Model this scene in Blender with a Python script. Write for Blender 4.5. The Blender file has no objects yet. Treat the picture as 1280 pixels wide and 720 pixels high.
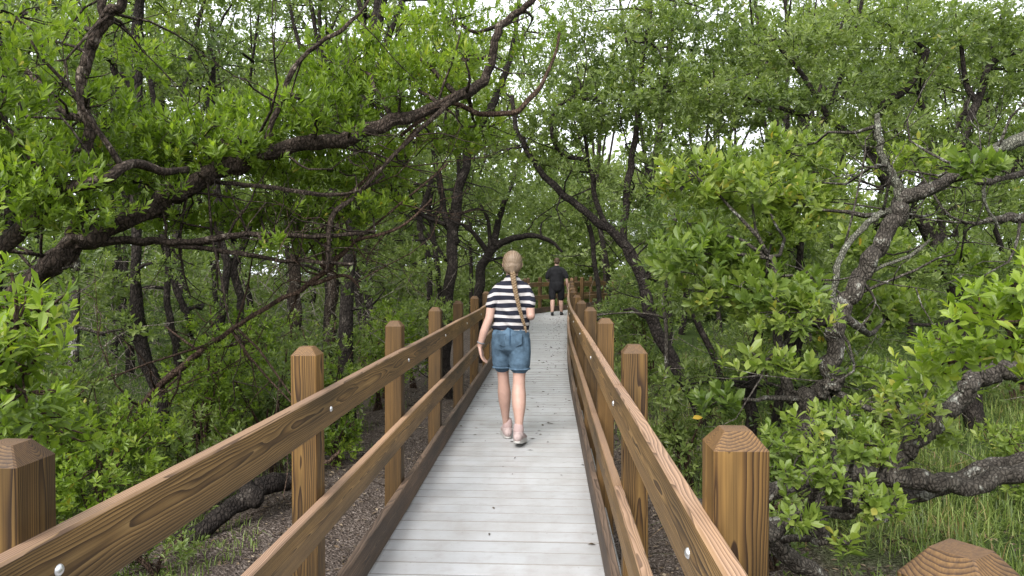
import bpy, bmesh, math, random
import numpy as np
from mathutils import Vector, Matrix

scene = bpy.context.scene
COL = scene.collection
R = math.radians
rng = np.random.default_rng(11)
random.seed(5)

# ------------------------------------------------------------------ camera
EYE = 1.45
PITCH = -19.0 / 900.0
cam_data = bpy.data.cameras.new('camera')
cam_data.sensor_width = 36.0
cam_data.lens = 36.0 * 900.0 / 1280.0
cam_data.clip_start = 0.05
cam_data.clip_end = 900.0
cam = bpy.data.objects.new('camera', cam_data)
cam.location = (0, 0, EYE)
cam.rotation_euler = (math.pi / 2 + PITCH, 0, 0)
COL.objects.link(cam)
scene.camera = cam

# ------------------------------------------------------------------ sky, sun, exposure
SUN_EL, SUN_AZ = R(42), R(-24)
world = bpy.data.worlds.new('World')
scene.world = world
world.use_nodes = True
wn, wl = world.node_tree.nodes, world.node_tree.links
wn.clear()
sky = wn.new('ShaderNodeTexSky')
sky.sky_type = 'NISHITA'
sky.sun_disc = False
sky.sun_elevation = SUN_EL
sky.sun_rotation = math.pi - SUN_AZ
sky.dust_density = 4.0
hs = wn.new('ShaderNodeHueSaturation')
hs.inputs['Saturation'].default_value = 0.16
cl = wn.new('ShaderNodeMix'); cl.data_type = 'RGBA'
cl.inputs['Factor'].default_value = 0.65
cl.inputs['B'].default_value = (8.6, 9.0, 9.6, 1)        # even cloud layer over the clear sky
bg = wn.new('ShaderNodeBackground')
bg.inputs['Strength'].default_value = 0.11
wo = wn.new('ShaderNodeOutputWorld')
wl.new(sky.outputs['Color'], hs.inputs['Color'])
wl.new(hs.outputs['Color'], cl.inputs['A'])
wl.new(cl.outputs['Result'], bg.inputs['Color'])
wl.new(bg.outputs['Background'], wo.inputs['Surface'])
sun_data = bpy.data.lights.new('sun', 'SUN')
sun_data.energy = 2.2
sun_data.angle = R(35)
sun_data.color = (1.0, 0.96, 0.9)
sun = bpy.data.objects.new('sun', sun_data)
sd = Vector((math.sin(SUN_AZ) * math.cos(SUN_EL), -math.cos(SUN_AZ) * math.cos(SUN_EL), math.sin(SUN_EL)))
sun.rotation_euler = sd.to_track_quat('Z', 'Y').to_euler()
COL.objects.link(sun)
vs = scene.view_settings
vs.view_transform = 'Standard'
vs.look = 'None'
vs.exposure = 1.4
vs.gamma = 1.0
vs.use_curve_mapping = False
scene.render.engine = 'CYCLES'
cy = scene.cycles
cy.use_denoising = True
cy.max_bounces = 6
cy.diffuse_bounces = 4
cy.transmission_bounces = 4
cy.glossy_bounces = 2
cy.use_adaptive_sampling = False


def P(px, py, d):
    """point seen at photo pixel (px,py) at depth d metres, in world space"""
    xc = (px - 640) / 900.0 * d
    zc = (360 - py) / 900.0 * d
    c, s = math.cos(PITCH), math.sin(PITCH)
    return np.array([xc, d * c - zc * s, EYE + zc * c + d * s])


# ------------------------------------------------------------------ object helpers
def tag(o, label=None, cat=None, group=None, kind=None):
    if label: o['label'] = label
    if cat: o['category'] = cat
    if group: o['group'] = group
    if kind: o['kind'] = kind
    return o


def link(name, data, parent=None, mat=None, loc=None, rot=None):
    o = bpy.data.objects.new(name, data)
    COL.objects.link(o)
    if parent is not None: o.parent = parent
    if mat is not None and data is not None and not data.materials: data.materials.append(mat)
    if loc is not None: o.location = loc
    if rot is not None: o.rotation_euler = rot
    return o


def empty(name, loc=(0, 0, 0), rz=0.0):
    o = link(name, None, loc=loc, rot=(0, 0, rz))
    o.empty_display_size = 0.2
    return o


def mesh_from(name, verts, faces_flat, sizes, attr=None, smooth=False):
    """fast mesh from numpy arrays; faces_flat = all corner indices, sizes = corners per face"""
    me = bpy.data.meshes.new(name)
    verts = np.asarray(verts, dtype=np.float32)
    faces_flat = np.asarray(faces_flat, dtype=np.int32).ravel()
    sizes = np.asarray(sizes, dtype=np.int32)
    me.vertices.add(len(verts)); me.vertices.foreach_set('co', verts.ravel())
    me.loops.add(len(faces_flat)); me.loops.foreach_set('vertex_index', faces_flat)
    me.polygons.add(len(sizes))
    starts = np.zeros(len(sizes), dtype=np.int32)
    starts[1:] = np.cumsum(sizes)[:-1]
    me.polygons.foreach_set('loop_start', starts)
    me.polygons.foreach_set('use_smooth', np.full(len(sizes), bool(smooth)))
    if attr is not None:
        a = me.attributes.new('tint', 'FLOAT', 'FACE')
        a.data.foreach_set('value', np.asarray(attr, dtype=np.float32))
    me.update(calc_edges=True)
    return me


class Geo:
    """collects quads/tris into one mesh"""
    def __init__(self): self.v = []; self.f = []; self.n = 0
    def add(self, v, f):
        self.v.append(np.asarray(v, dtype=np.float64).reshape(-1, 3))
        for a in f: self.f.append([i + self.n for i in a])
        self.n += len(self.v[-1])
    def mesh(self, name, smooth=False):
        v = np.concatenate(self.v)
        return mesh_from(name, v, [i for a in self.f for i in a], [len(a) for a in self.f], smooth=smooth)


def box_vf(x0, x1, y0, y1, z0, z1):
    v = [(x0, y0, z0), (x1, y0, z0), (x1, y1, z0), (x0, y1, z0), (x0, y0, z1), (x1, y0, z1), (x1, y1, z1), (x0, y1, z1)]
    f = [(0, 3, 2, 1), (4, 5, 6, 7), (0, 1, 5, 4), (1, 2, 6, 5), (2, 3, 7, 6), (3, 0, 4, 7)]
    return v, f


def smooth_path(pts, n=6, jit=0.0):
    pts = np.asarray(pts, dtype=float)
    out = []
    m = len(pts)
    for i in range(m - 1):
        p0 = pts[max(i - 1, 0)]; p1 = pts[i]; p2 = pts[i + 1]; p3 = pts[min(i + 2, m - 1)]
        for k in range(n):
            t = k / n
            out.append(0.5 * ((2 * p1) + (-p0 + p2) * t + (2 * p0 - 5 * p1 + 4 * p2 - p3) * t * t + (-p0 + 3 * p1 - 3 * p2 + p3) * t ** 3))
    out.append(pts[-1])
    out = np.array(out)
    if jit > 0:
        j = rng.normal(0, jit, (len(out), out.shape[1]))
        j[0] = 0; j[:, 3:] = 0
        out += j
    return out


def tube(geo, pts, rad, sides=7, rough=0.0):
    """tapered tube along pts (n,3) with radii (n,), capped"""
    pts = np.asarray(pts, dtype=float); n = len(pts)
    rad = np.asarray(rad, dtype=float)
    tan = np.gradient(pts, axis=0)
    tan /= np.linalg.norm(tan, axis=1)[:, None] + 1e-9
    ref = np.array([0.31, 0.22, 0.92]) if abs(tan[0][2]) < 0.8 else np.array([0.9, 0.3, 0.1])
    u = np.cross(tan[0], ref); u /= np.linalg.norm(u)
    U = []
    for t in tan:
        u = u - t * np.dot(u, t); u /= np.linalg.norm(u) + 1e-9
        U.append(u)
    U = np.array(U); V = np.cross(tan, U)
    a = np.arange(sides) * 2 * math.pi / sides
    rr = rad[:, None] * np.ones(sides)[None, :]
    if rough > 0:
        q = rng.normal(0, rough, rr.shape) + rng.normal(0, rough, (1, sides)) * .7
        q[1:-1] = q[:-2] * .3 + q[1:-1] * .4 + q[2:] * .3
        rr = rr * (1 + q)
    v = pts[:, None, :] + rr[..., None] * (np.cos(a)[None, :, None] * U[:, None, :] + np.sin(a)[None, :, None] * V[:, None, :])
    f = []
    for i in range(n - 1):
        for k in range(sides):
            k2 = (k + 1) % sides
            f.append((i * sides + k, i * sides + k2, (i + 1) * sides + k2, (i + 1) * sides + k))
    f.append(tuple(range(sides))[::-1])
    f.append(tuple((n - 1) * sides + k for k in range(sides)))
    geo.add(v.reshape(-1, 3), f)


# ------------------------------------------------------------------ materials
def new_mat(name):
    m = bpy.data.materials.new(name); m.use_nodes = True
    nt = m.node_tree
    b = nt.nodes['Principled BSDF']
    return m, nt.nodes, nt.links, b


def ramp(nodes, stops):
    r = nodes.new('ShaderNodeValToRGB')
    el = r.color_ramp.elements
    el[0].position, el[0].color = stops[0][0], (*stops[0][1], 1)
    el[1].position, el[1].color = stops[1][0], (*stops[1][1], 1)
    for p, c in stops[2:]:
        e = el.new(p); e.color = (*c, 1)
    return r


def noise_node(nodes, links, vec, scale, detail=4, rough=0.55, dist=0.0):
    n = nodes.new('ShaderNodeTexNoise')
    n.inputs['Scale'].default_value = scale
    n.inputs['Detail'].default_value = detail
    n.inputs['Roughness'].default_value = rough
    n.inputs['Distortion'].default_value = dist
    if vec is not None: links.new(vec, n.inputs['Vector'])
    return n


def mapping(nodes, links, vec, scale=(1, 1, 1), loc=None):
    m = nodes.new('ShaderNodeMapping')
    m.inputs['Scale'].default_value = scale
    links.new(vec, m.inputs['Vector'])
    if loc is not None: links.new(loc, m.inputs['Location'])
    return m.outputs['Vector']


def math_node(nodes, links, op, a, b=None):
    m = nodes.new('ShaderNodeMath'); m.operation = op
    for i, x in enumerate((a, b)):
        if x is None: continue
        if isinstance(x, (int, float)): m.inputs[i].default_value = x
        else: links.new(x, m.inputs[i])
    return m.outputs[0]


def mix_rgb(nodes, links, fac, a, b, mode='MIX'):
    m = nodes.new('ShaderNodeMix'); m.data_type = 'RGBA'; m.blend_type = mode
    for key, x in (('Factor', fac), ('A', a), ('B', b)):
        if isinstance(x, (int, float)): m.inputs[key].default_value = x
        elif isinstance(x, tuple): m.inputs[key].default_value = (*x, 1)
        else: links.new(x, m.inputs[key])
    return m.outputs['Result']


def bump(nodes, links, bsdf, height, strength=0.4, dist=0.01):
    b = nodes.new('ShaderNodeBump')
    b.inputs['Strength'].default_value = strength
    b.inputs['Distance'].default_value = dist
    links.new(height, b.inputs['Height'])
    links.new(b.outputs['Normal'], bsdf.inputs['Normal'])


def wood(name, axis, dark, mid, light, worn, freq=150, worn_amt=0.35):
    """sawn softwood: growth rings cut by the board faces (a solid texture), axis = length of the board"""
    m, N, L, b = new_mat(name)
    tc = N.new('ShaderNodeTexCoord'); oi = N.new('ShaderNodeObjectInfo')
    sc = {'X': (0.16, 1, 1), 'Z': (1, 1, 0.16)}[axis]
    rnd = N.new('ShaderNodeVectorMath'); rnd.operation = 'SCALE'
    rnd.inputs[0].default_value = (37.0, 0.0, 0.0) if axis == 'X' else (0, 0, 37.0)
    L.new(oi.outputs['Random'], rnd.inputs['Scale'])
    v = mapping(N, L, tc.outputs['Object'], sc, rnd.outputs[0])
    wob = noise_node(N, L, v, 7.0, 3, 0.5)                    # the pith wanders along the board: cathedral figure
    add = N.new('ShaderNodeVectorMath'); add.operation = 'MULTIPLY_ADD'
    L.new(wob.outputs['Color'], add.inputs[0]); add.inputs[1].default_value = (0.045, 0.045, 0.045)
    L.new(tc.outputs['Object'], add.inputs[2])
    sep = N.new('ShaderNodeSeparateXYZ'); L.new(add.outputs[0], sep.inputs[0])
    a, c = (sep.outputs['Y'], sep.outputs['Z']) if axis == 'X' else (sep.outputs['X'], sep.outputs['Y'])
    off1 = math_node(N, L, 'MULTIPLY_ADD', oi.outputs['Random'], 0.13); off1.node.inputs[2].default_value = -0.11
    r1 = math_node(N, L, 'ADD', a, off1)
    r2 = math_node(N, L, 'ADD', c, -0.03)
    q = math_node(N, L, 'SQRT', math_node(N, L, 'ADD', math_node(N, L, 'MULTIPLY', r1, r1), math_node(N, L, 'MULTIPLY', r2, r2)))
    ring = math_node(N, L, 'FRACT', math_node(N, L, 'MULTIPLY', q, float(freq)))
    rr = ramp(N, [(0.0, light), (0.5, mid), (0.86, dark), (0.96, dark), (1.0, light)])
    L.new(ring, rr.inputs[0])
    big = noise_node(N, L, v, 5.0, 4, 0.6)
    bigr = ramp(N, [(0.34, (0.42, 0.42, 0.44)), (0.64, (1.28, 1.2, 1.1))])
    L.new(big.outputs[0], bigr.inputs[0])
    col = mix_rgb(N, L, 1.0, rr.outputs[0], bigr.outputs[0], 'MULTIPLY')
    fib = noise_node(N, L, mapping(N, L, v, (12, 190, 190) if axis == 'X' else (190, 190, 12)), 1.0, 3, 0.7)
    fr = ramp(N, [(0.3, (0.55, 0.53, 0.52)), (0.7, (1.25, 1.25, 1.25))]); L.new(fib.outputs[0], fr.inputs[0])
    col = mix_rgb(N, L, 1.0, col, fr.outputs[0], 'MULTIPLY')
    # sun-bleached skin on faces that look at the sky
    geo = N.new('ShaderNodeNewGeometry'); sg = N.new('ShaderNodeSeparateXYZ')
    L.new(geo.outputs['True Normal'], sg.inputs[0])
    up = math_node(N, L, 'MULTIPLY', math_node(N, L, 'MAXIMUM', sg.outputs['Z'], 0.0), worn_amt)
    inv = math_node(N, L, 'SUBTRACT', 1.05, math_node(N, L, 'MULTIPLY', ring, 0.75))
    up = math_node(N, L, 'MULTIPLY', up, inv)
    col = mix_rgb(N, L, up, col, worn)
    hv = N.new('ShaderNodeHueSaturation'); L.new(col, hv.inputs['Color'])
    val = math_node(N, L, 'MULTIPLY_ADD', oi.outputs['Random'], 0.4); val.node.inputs[2].default_value = 0.8
    L.new(val, hv.inputs['Value'])
    L.new(hv.outputs[0], b.inputs['Base Color'])
    b.inputs['Roughness'].default_value = 0.62
    b.inputs['Specular IOR Level'].default_value = 0.3
    h = math_node(N, L, 'ADD', math_node(N, L, 'MULTIPLY', ring, -0.6), fib.outputs[0])
    bump(N, L, b, h, 0.35, 0.003)
    return m


M_RAIL = wood('rail_wood', 'X', (0.058, 0.032, 0.012), (0.165, 0.1, 0.037), (0.255, 0.165, 0.068), (0.31, 0.2, 0.145), 270, 0.7)
M_KICK = wood('kickboard_wood', 'X', (0.035, 0.022, 0.014), (0.08, 0.053, 0.034), (0.12, 0.08, 0.05), (0.15, 0.11, 0.09), 250, 0.35)
M_POST = wood('post_wood', 'Z', (0.03, 0.014, 0.004), (0.1, 0.056, 0.016), (0.15, 0.09, 0.028), (0.11, 0.062, 0.04), 250, 0.5)


def deck_mat():
    m, N, L, b = new_mat('pale_composite_decking')
    tc = N.new('ShaderNodeTexCoord'); oi = N.new('ShaderNodeObjectInfo')
    rnd = N.new('ShaderNodeVectorMath'); rnd.operation = 'SCALE'
    rnd.inputs[0].default_value = (19, 31, 0); L.new(oi.outputs['Random'], rnd.inputs['Scale'])
    v = mapping(N, L, tc.outputs['Object'], (1, 1, 1), rnd.outputs[0])
    geo = N.new('ShaderNodeNewGeometry')
    grain = noise_node(N, L, mapping(N, L, v, (3, 160, 20)), 1.0, 3, 0.6)
    gr = ramp(N, [(0.3, (0.345, 0.348, 0.356)), (0.7, (0.39, 0.395, 0.404))]); L.new(grain.outputs[0], gr.inputs[0])
    dirt = noise_node(N, L, geo.outputs['Position'], 2.3, 7, 0.68)
    dr = ramp(N, [(0.42, (0, 0, 0)), (0.7, (1, 1, 1))]); L.new(dirt.outputs[0], dr.inputs[0])
    dmix = math_node(N, L, 'MULTIPLY', dr.outputs[0], 0.45)
    col = mix_rgb(N, L, dmix, gr.outputs[0], (0.2, 0.178, 0.156))
    sx = N.new('ShaderNodeSeparateXYZ'); L.new(tc.outputs['Object'], sx.inputs[0])
    ed = math_node(N, L, 'MULTIPLY_ADD', math_node(N, L, 'ABSOLUTE', sx.outputs['X']), 4.0); ed.node.inputs[2].default_value = -1.9
    scuff = noise_node(N, L, geo.outputs['Position'], 9, 6, 0.7)
    ed = math_node(N, L, 'MULTIPLY', math_node(N, L, 'MAXIMUM', ed, 0.0), scuff.outputs[0])
    ed.node.use_clamp = True
    col = mix_rgb(N, L, ed, col, (0.11, 0.09, 0.075))
    walk = ramp(N, [(0.5, (0, 0, 0)), (0.68, (1, 1, 1))]); L.new(scuff.outputs[0], walk.inputs[0])
    col = mix_rgb(N, L, math_node(N, L, 'MULTIPLY', walk.outputs[0], 0.3), col, (0.2, 0.165, 0.145))
    sp = noise_node(N, L, geo.outputs['Position'], 60, 2, 0.5)
    sr = ramp(N, [(0.68, (0, 0, 0)), (0.74, (1, 1, 1))]); L.new(sp.outputs[0], sr.inputs[0])
    col = mix_rgb(N, L, math_node(N, L, 'MULTIPLY', sr.outputs[0], 0.5), col, (0.12, 0.1, 0.08))
    hv = N.new('ShaderNodeHueSaturation'); L.new(col, hv.inputs['Color'])
    val = math_node(N, L, 'MULTIPLY_ADD', oi.outputs['Random'], 0.14); val.node.inputs[2].default_value = 0.93
    L.new(val, hv.inputs['Value'])
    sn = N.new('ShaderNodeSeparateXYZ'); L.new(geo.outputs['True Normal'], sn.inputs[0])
    side_mask = ramp(N, [(0.72, (1, 1, 1)), (0.98, (0, 0, 0))]); L.new(sn.outputs['Z'], side_mask.inputs[0])   # sides and bevelled edges of each plank coloured darker than its top
    out = mix_rgb(N, L, side_mask.outputs[0], hv.outputs[0], (0.17, 0.16, 0.15))
    L.new(out, b.inputs['Base Color'])
    b.inputs['Roughness'].default_value = 0.5
    b.inputs['Specular IOR Level'].default_value = 0.35
    bump(N, L, b, grain.outputs[0], 0.25, 0.002)
    return m


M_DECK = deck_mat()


def bark_mat(name, dark, mid, pale, pale_at=0.62, scale=9.0):
    m, N, L, b = new_mat(name)
    geo = N.new('ShaderNodeNewGeometry')
    n1 = noise_node(N, L, geo.outputs['Position'], scale, 8, 0.7)
    vor = N.new('ShaderNodeTexVoronoi'); vor.inputs['Scale'].default_value = scale * 4.5
    vor.feature = 'DISTANCE_TO_EDGE'
    L.new(mapping(N, L, geo.outputs['Position'], (1, 1, 0.45)), vor.inputs['Vector'])
    rr = ramp(N, [(0.3, dark), (0.58, mid), (pale_at + 0.03, pale)]); L.new(n1.outputs[0], rr.inputs[0])
    vr = ramp(N, [(0.0, (0.3, 0.3, 0.3)), (0.18, (1, 1, 1))]); L.new(vor.outputs['Distance'], vr.inputs[0])
    col = mix_rgb(N, L, 0.85, rr.outputs[0], vr.outputs[0], 'MULTIPLY')
    L.new(col, b.inputs['Base Color'])
    b.inputs['Roughness'].default_value = 0.9
    b.inputs['Specular IOR Level'].default_value = 0.15
    h = math_node(N, L, 'ADD', math_node(N, L, 'MINIMUM', vor.outputs['Distance'], 0.25), n1.outputs[0])
    bump(N, L, b, h, 1.0, 0.05)
    return m


M_BARK = bark_mat('dark_ridged_bark', (0.02, 0.015, 0.012), (0.075, 0.056, 0.044), (0.2, 0.165, 0.135), 0.6, 8)
M_BARKRED = bark_mat('brown_ridged_bark', (0.03, 0.02, 0.014), (0.11, 0.07, 0.05), (0.22, 0.16, 0.12), 0.62, 10)
M_BARKFAR = bark_mat('blackish_bark', (0.014, 0.011, 0.01), (0.038, 0.031, 0.027), (0.1, 0.086, 0.074), 0.64, 8)
M_LICHEN = bark_mat('lichen_spotted_bark', (0.032, 0.026, 0.021), (0.12, 0.105, 0.088), (0.32, 0.315, 0.275), 0.57, 11)
M_LICHENPALE = bark_mat('pale_lichen_crust', (0.09, 0.08, 0.06), (0.22, 0.22, 0.175), (0.38, 0.39, 0.32), 0.6, 16)
M_DEADTWIG = bark_mat('grey_dead_twig', (0.12, 0.1, 0.085), (0.24, 0.21, 0.18), (0.36, 0.33, 0.3), 0.6, 8)


def leaf_mat(name, stops, transl=0.5, rough=0.45):
    m, N, L, b = new_mat(name)
    at = N.new('ShaderNodeAttribute'); at.attribute_name = 'tint'
    r = ramp(N, stops); L.new(at.outputs['Fac'], r.inputs[0])
    L.new(r.outputs[0], b.inputs['Base Color'])
    b.inputs['Roughness'].default_value = rough
    b.inputs['Specular IOR Level'].default_value = 0.5
    tr = N.new('ShaderNodeBsdfTranslucent')
    tcol = mix_rgb(N, L, 1.0, r.outputs[0], (1.35, 1.45, 0.7), 'MULTIPLY')
    L.new(tcol, tr.inputs['Color'])
    mx = N.new('ShaderNodeMixShader'); mx.inputs[0].default_value = transl
    L.new(b.outputs[0], mx.inputs[1]); L.new(tr.outputs[0], mx.inputs[2])
    L.new(mx.outputs[0], N['Material Output'].inputs['Surface'])
    return m


M_LEAF_BRIGHT = leaf_mat('fresh_green_leaf', [(0.0, (0.06, 0.1, 0.012)), (0.5, (0.15, 0.225, 0.024)), (0.9, (0.25, 0.325, 0.045)), (1.0, (0.36, 0.26, 0.03))])
M_LEAF_MID = leaf_mat('mid_green_leaf', [(0.0, (0.058, 0.092, 0.024)), (0.5, (0.128, 0.175, 0.046)), (0.92, (0.21, 0.26, 0.08)), (1.0, (0.3, 0.22, 0.04))])
M_LEAF_OLIVE = leaf_mat('olive_green_leaf', [(0.0, (0.075, 0.12, 0.022)), (0.5, (0.155, 0.215, 0.04)), (0.9, (0.25, 0.3, 0.07)), (1.0, (0.55, 0.28, 0.03))])
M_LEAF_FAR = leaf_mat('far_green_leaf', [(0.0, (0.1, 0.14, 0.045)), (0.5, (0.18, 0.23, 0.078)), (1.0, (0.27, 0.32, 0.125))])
M_GRASS = leaf_mat('long_grass', [(0.0, (0.06, 0.09, 0.02)), (0.45, (0.14, 0.2, 0.04)), (0.8, (0.22, 0.26, 0.07)), (1.0, (0.28, 0.18, 0.09))], 0.3, 0.55)


def ground_mat():
    m, N, L, b = new_mat('mangrove_mud_and_litter')
    geo = N.new('ShaderNodeNewGeometry'); pos = geo.outputs['Position']
    n1 = noise_node(N, L, pos, 1.1, 6, 0.65)
    n2 = noise_node(N, L, mapping(N, L, pos, (1, 0.55, 1)), 38, 4, 0.7, 1.5)
    vor = N.new('ShaderNodeTexVoronoi'); vor.inputs['Scale'].default_value = 55; L.new(pos, vor.inputs['Vector'])
    base = ramp(N, [(0.35, (0.035, 0.027, 0.022)), (0.5, (0.1, 0.078, 0.066)), (0.68, (0.26, 0.22, 0.195))]); L.new(n2.outputs[0], base.inputs[0])
    vr = ramp(N, [(0.0, (0.45, 0.42, 0.4)), (0.5, (1.1, 1.1, 1.1))]); L.new(vor.outputs['Distance'], vr.inputs[0])
    col = mix_rgb(N, L, 0.8, base.outputs[0], vr.outputs[0], 'MULTIPLY')
    sep = N.new('ShaderNodeSeparateXYZ'); L.new(pos, sep.inputs[0])
    # green moss and low weeds away from the trodden mud beside the boardwalk
    gx = math_node(N, L, 'ABSOLUTE', math_node(N, L, 'ADD', sep.outputs['X'], 0.3))
    gm = math_node(N, L, 'MULTIPLY_ADD', gx, 0.32); gm.node.inputs[2].default_value = -1.3
    gm = math_node(N, L, 'ADD', gm, math_node(N, L, 'MULTIPLY_ADD', n1.outputs[0], 1.4))
    gr = ramp(N, [(0.55, (0, 0, 0)), (0.95, (1, 1, 1))]); L.new(gm, gr.inputs[0])
    green = ramp(N, [(0.3, (0.02, 0.03, 0.01)), (0.7, (0.07, 0.11, 0.025))]); L.new(n2.outputs[0], green.inputs[0])
    col = mix_rgb(N, L, gr.outputs[0], col, green.outputs[0])
    L.new(col, b.inputs['Base Color'])
    b.inputs['Roughness'].default_value = 0.95
    b.inputs['Specular IOR Level'].default_value = 0.1
    bump(N, L, b, math_node(N, L, 'ADD', n2.outputs[0], vor.outputs['Distance']), 1.0, 0.03)
    return m


M_GROUND = ground_mat()


def plain(name, col, rough=0.6, spec=0.3, metal=0.0, nscale=None, namt=0.2, bstr=0.0, nvec=(1, 1, 1)):
    m, N, L, b = new_mat(name)
    b.inputs['Roughness'].default_value = rough
    b.inputs['Specular IOR Level'].default_value = spec
    b.inputs['Metallic'].default_value = metal
    if nscale:
        tc = N.new('ShaderNodeTexCoord')
        n = noise_node(N, L, mapping(N, L, tc.outputs['Object'], nvec), nscale, 5, 0.6)
        lo = tuple(c * (1 - namt) for c in col); hi = tuple(c * (1 + namt) for c in col)
        r = ramp(N, [(0.3, lo), (0.7, hi)]); L.new(n.outputs[0], r.inputs[0])
        L.new(r.outputs[0], b.inputs['Base Color'])
        if bstr: bump(N, L, b, n.outputs[0], bstr, 0.004)
    else:
        b.inputs['Base Color'].default_value = (*col, 1)
    return m


M_SKIN = plain('skin', (0.37, 0.235, 0.19), 0.5, 0.35, nscale=30, namt=0.06)
M_SKIN.node_tree.nodes['Principled BSDF'].inputs['Subsurface Weight'].default_value = 0.08
M_SKIN.node_tree.nodes['Principled BSDF'].inputs['Subsurface Radius'].default_value = (0.02, 0.01, 0.006)
M_DENIM = plain('blue_denim', (0.058, 0.094, 0.135), 0.85, 0.1, nscale=16, namt=0.4, bstr=0.8)
M_STITCH = plain('denim_seam', (0.025, 0.055, 0.1), 0.85, 0.1, nscale=60, namt=0.2)
M_BLACK = plain('black_cloth', (0.012, 0.012, 0.014), 0.85, 0.15, nscale=12, namt=0.4, bstr=0.5)
M_PINK = plain('pale_pink_shoe', (0.33, 0.26, 0.25), 0.7, 0.2, nscale=50, namt=0.15)
M_SOLE = plain('white_sole', (0.42, 0.41, 0.39), 0.6, 0.3, nscale=60, namt=0.12)
M_DARKSHOE = plain('black_shoe', (0.015, 0.015, 0.016), 0.5, 0.3)
M_SOCK = plain('pale_sock', (0.34, 0.25, 0.24), 0.9, 0.1)
M_STEEL = plain('galvanised_steel', (0.62, 0.62, 0.63), 0.38, 0.5, 0.85, nscale=120, namt=0.15)
M_BAND = plain('grey_wrist_band', (0.12, 0.12, 0.13), 0.5, 0.4)
M_HAIR = plain('dark_blond_hair', (0.2, 0.14, 0.09), 0.5, 0.4, nscale=90, namt=0.55, bstr=0.9, nvec=(1.6, 1.6, 0.12))
def hair_strands(m):
    N, L = m.node_tree.nodes, m.node_tree.links
    b = N['Principled BSDF']
    at = N.new('ShaderNodeAttribute'); at.attribute_name = 'strand'
    n = N.new('ShaderNodeTexNoise'); n.noise_dimensions = '1D'
    n.inputs['Scale'].default_value = 3.0; n.inputs['Detail'].default_value = 5
    L.new(at.outputs['Fac'], n.inputs['W'])
    r = ramp(N, [(0.3, (0.065, 0.042, 0.026)), (0.5, (0.145, 0.1, 0.064)), (0.68, (0.24, 0.178, 0.12))]); L.new(n.outputs[0], r.inputs[0])
    L.new(r.outputs[0], b.inputs['Base Color'])
    bump(N, L, b, n.outputs[0], 0.8, 0.004)


hair_strands(M_HAIR)
M_BRAID = plain('blond_braid', (0.165, 0.11, 0.06), 0.5, 0.4, nscale=160, namt=0.5, bstr=0.8)
M_HAIRBROWN = plain('short_brown_hair', (0.05, 0.03, 0.018), 0.6, 0.3, nscale=60, namt=0.4, bstr=0.6)
M_LITTER = leaf_mat('dry_fallen_leaf', [(0.0, (0.03, 0.022, 0.015)), (0.6, (0.10, 0.065, 0.035)), (1.0, (0.3, 0.24, 0.17))], 0.05, 0.7)
M_STRINGER = plain('weathered_joist_wood', (0.14, 0.10, 0.065), 0.8, 0.2, nscale=14, namt=0.35)


def stripe_mat():
    m, N, L, b = new_mat('striped_jersey')
    at = N.new('ShaderNodeAttribute'); at.attribute_name = 'stripe'
    fr = math_node(N, L, 'FRACT', at.outputs['Fac'])
    r = ramp(N, [(0.0, (0.014, 0.015, 0.024)), (0.6, (0.36, 0.34, 0.34))])
    r.color_ramp.interpolation = 'CONSTANT'
    L.new(fr, r.inputs[0])
    tc = N.new('ShaderNodeTexCoord')
    n = noise_node(N, L, tc.outputs['Object'], 14, 4, 0.6)
    L.new(r.outputs[0], b.inputs['Base Color'])
    b.inputs['Roughness'].default_value = 0.85
    b.inputs['Specular IOR Level'].default_value = 0.12
    bump(N, L, b, n.outputs[0], 0.7, 0.02)
    return m


M_STRIPE = stripe_mat()

# ------------------------------------------------------------------ the walkway's line
H0 = math.atan(46 / 900.0)
S0, DS = -2.6, 0.05
NS = int((38 - S0) / DS) + 1
S_ARR = S0 + DS * np.arange(NS)


def heading(s):
    h = H0
    h += R(1.7) * np.clip((s - 8.5) / 4.5, 0, 1)
    h += R(22) * np.clip((s - 21.6) / 1.8, 0, 1)
    return h


HEAD = heading(S_ARR)
cx = np.cumsum(np.sin(HEAD)) * DS
cyy = np.cumsum(np.cos(HEAD)) * DS
i0 = int(round(-S0 / DS))
cx -= cx[i0]; cyy -= cyy[i0]
HALF = 0.558
OFF0 = -0.293
cx = cx + OFF0 * math.cos(H0); cyy = cyy - OFF0 * math.sin(H0)
ZS = 0.15 * np.clip((S_ARR - 9.0) / 12.0, 0, 1)


def path(s, l=0.0, z=0.0):
    h = np.interp(s, S_ARR, HEAD)
    return Vector((float(np.interp(s, S_ARR, cx) + l * math.cos(h)),
                   float(np.interp(s, S_ARR, cyy) - l * math.sin(h)),
                   float(np.interp(s, S_ARR, ZS) + z)))


def path_dist(x, y):
    """distance from the walkway's centre line (arrays welcome)"""
    x = np.atleast_1d(x); y = np.atleast_1d(y)
    d = np.full(x.shape, 1e9)
    for i in range(0, NS, 10):
        d = np.minimum(d, np.hypot(x - cx[i], y - cyy[i]))
    return d


GZ = -0.45


def ground_z(x, y):
    return GZ + 0.05 * np.sin(x * 0.9 + 1.3) * np.cos(y * 0.7) + 0.03 * np.sin(x * 2.3 + y * 1.7) + 0.012 * np.sin(x * 7 + 2) * np.sin(y * 6.1)


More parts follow.
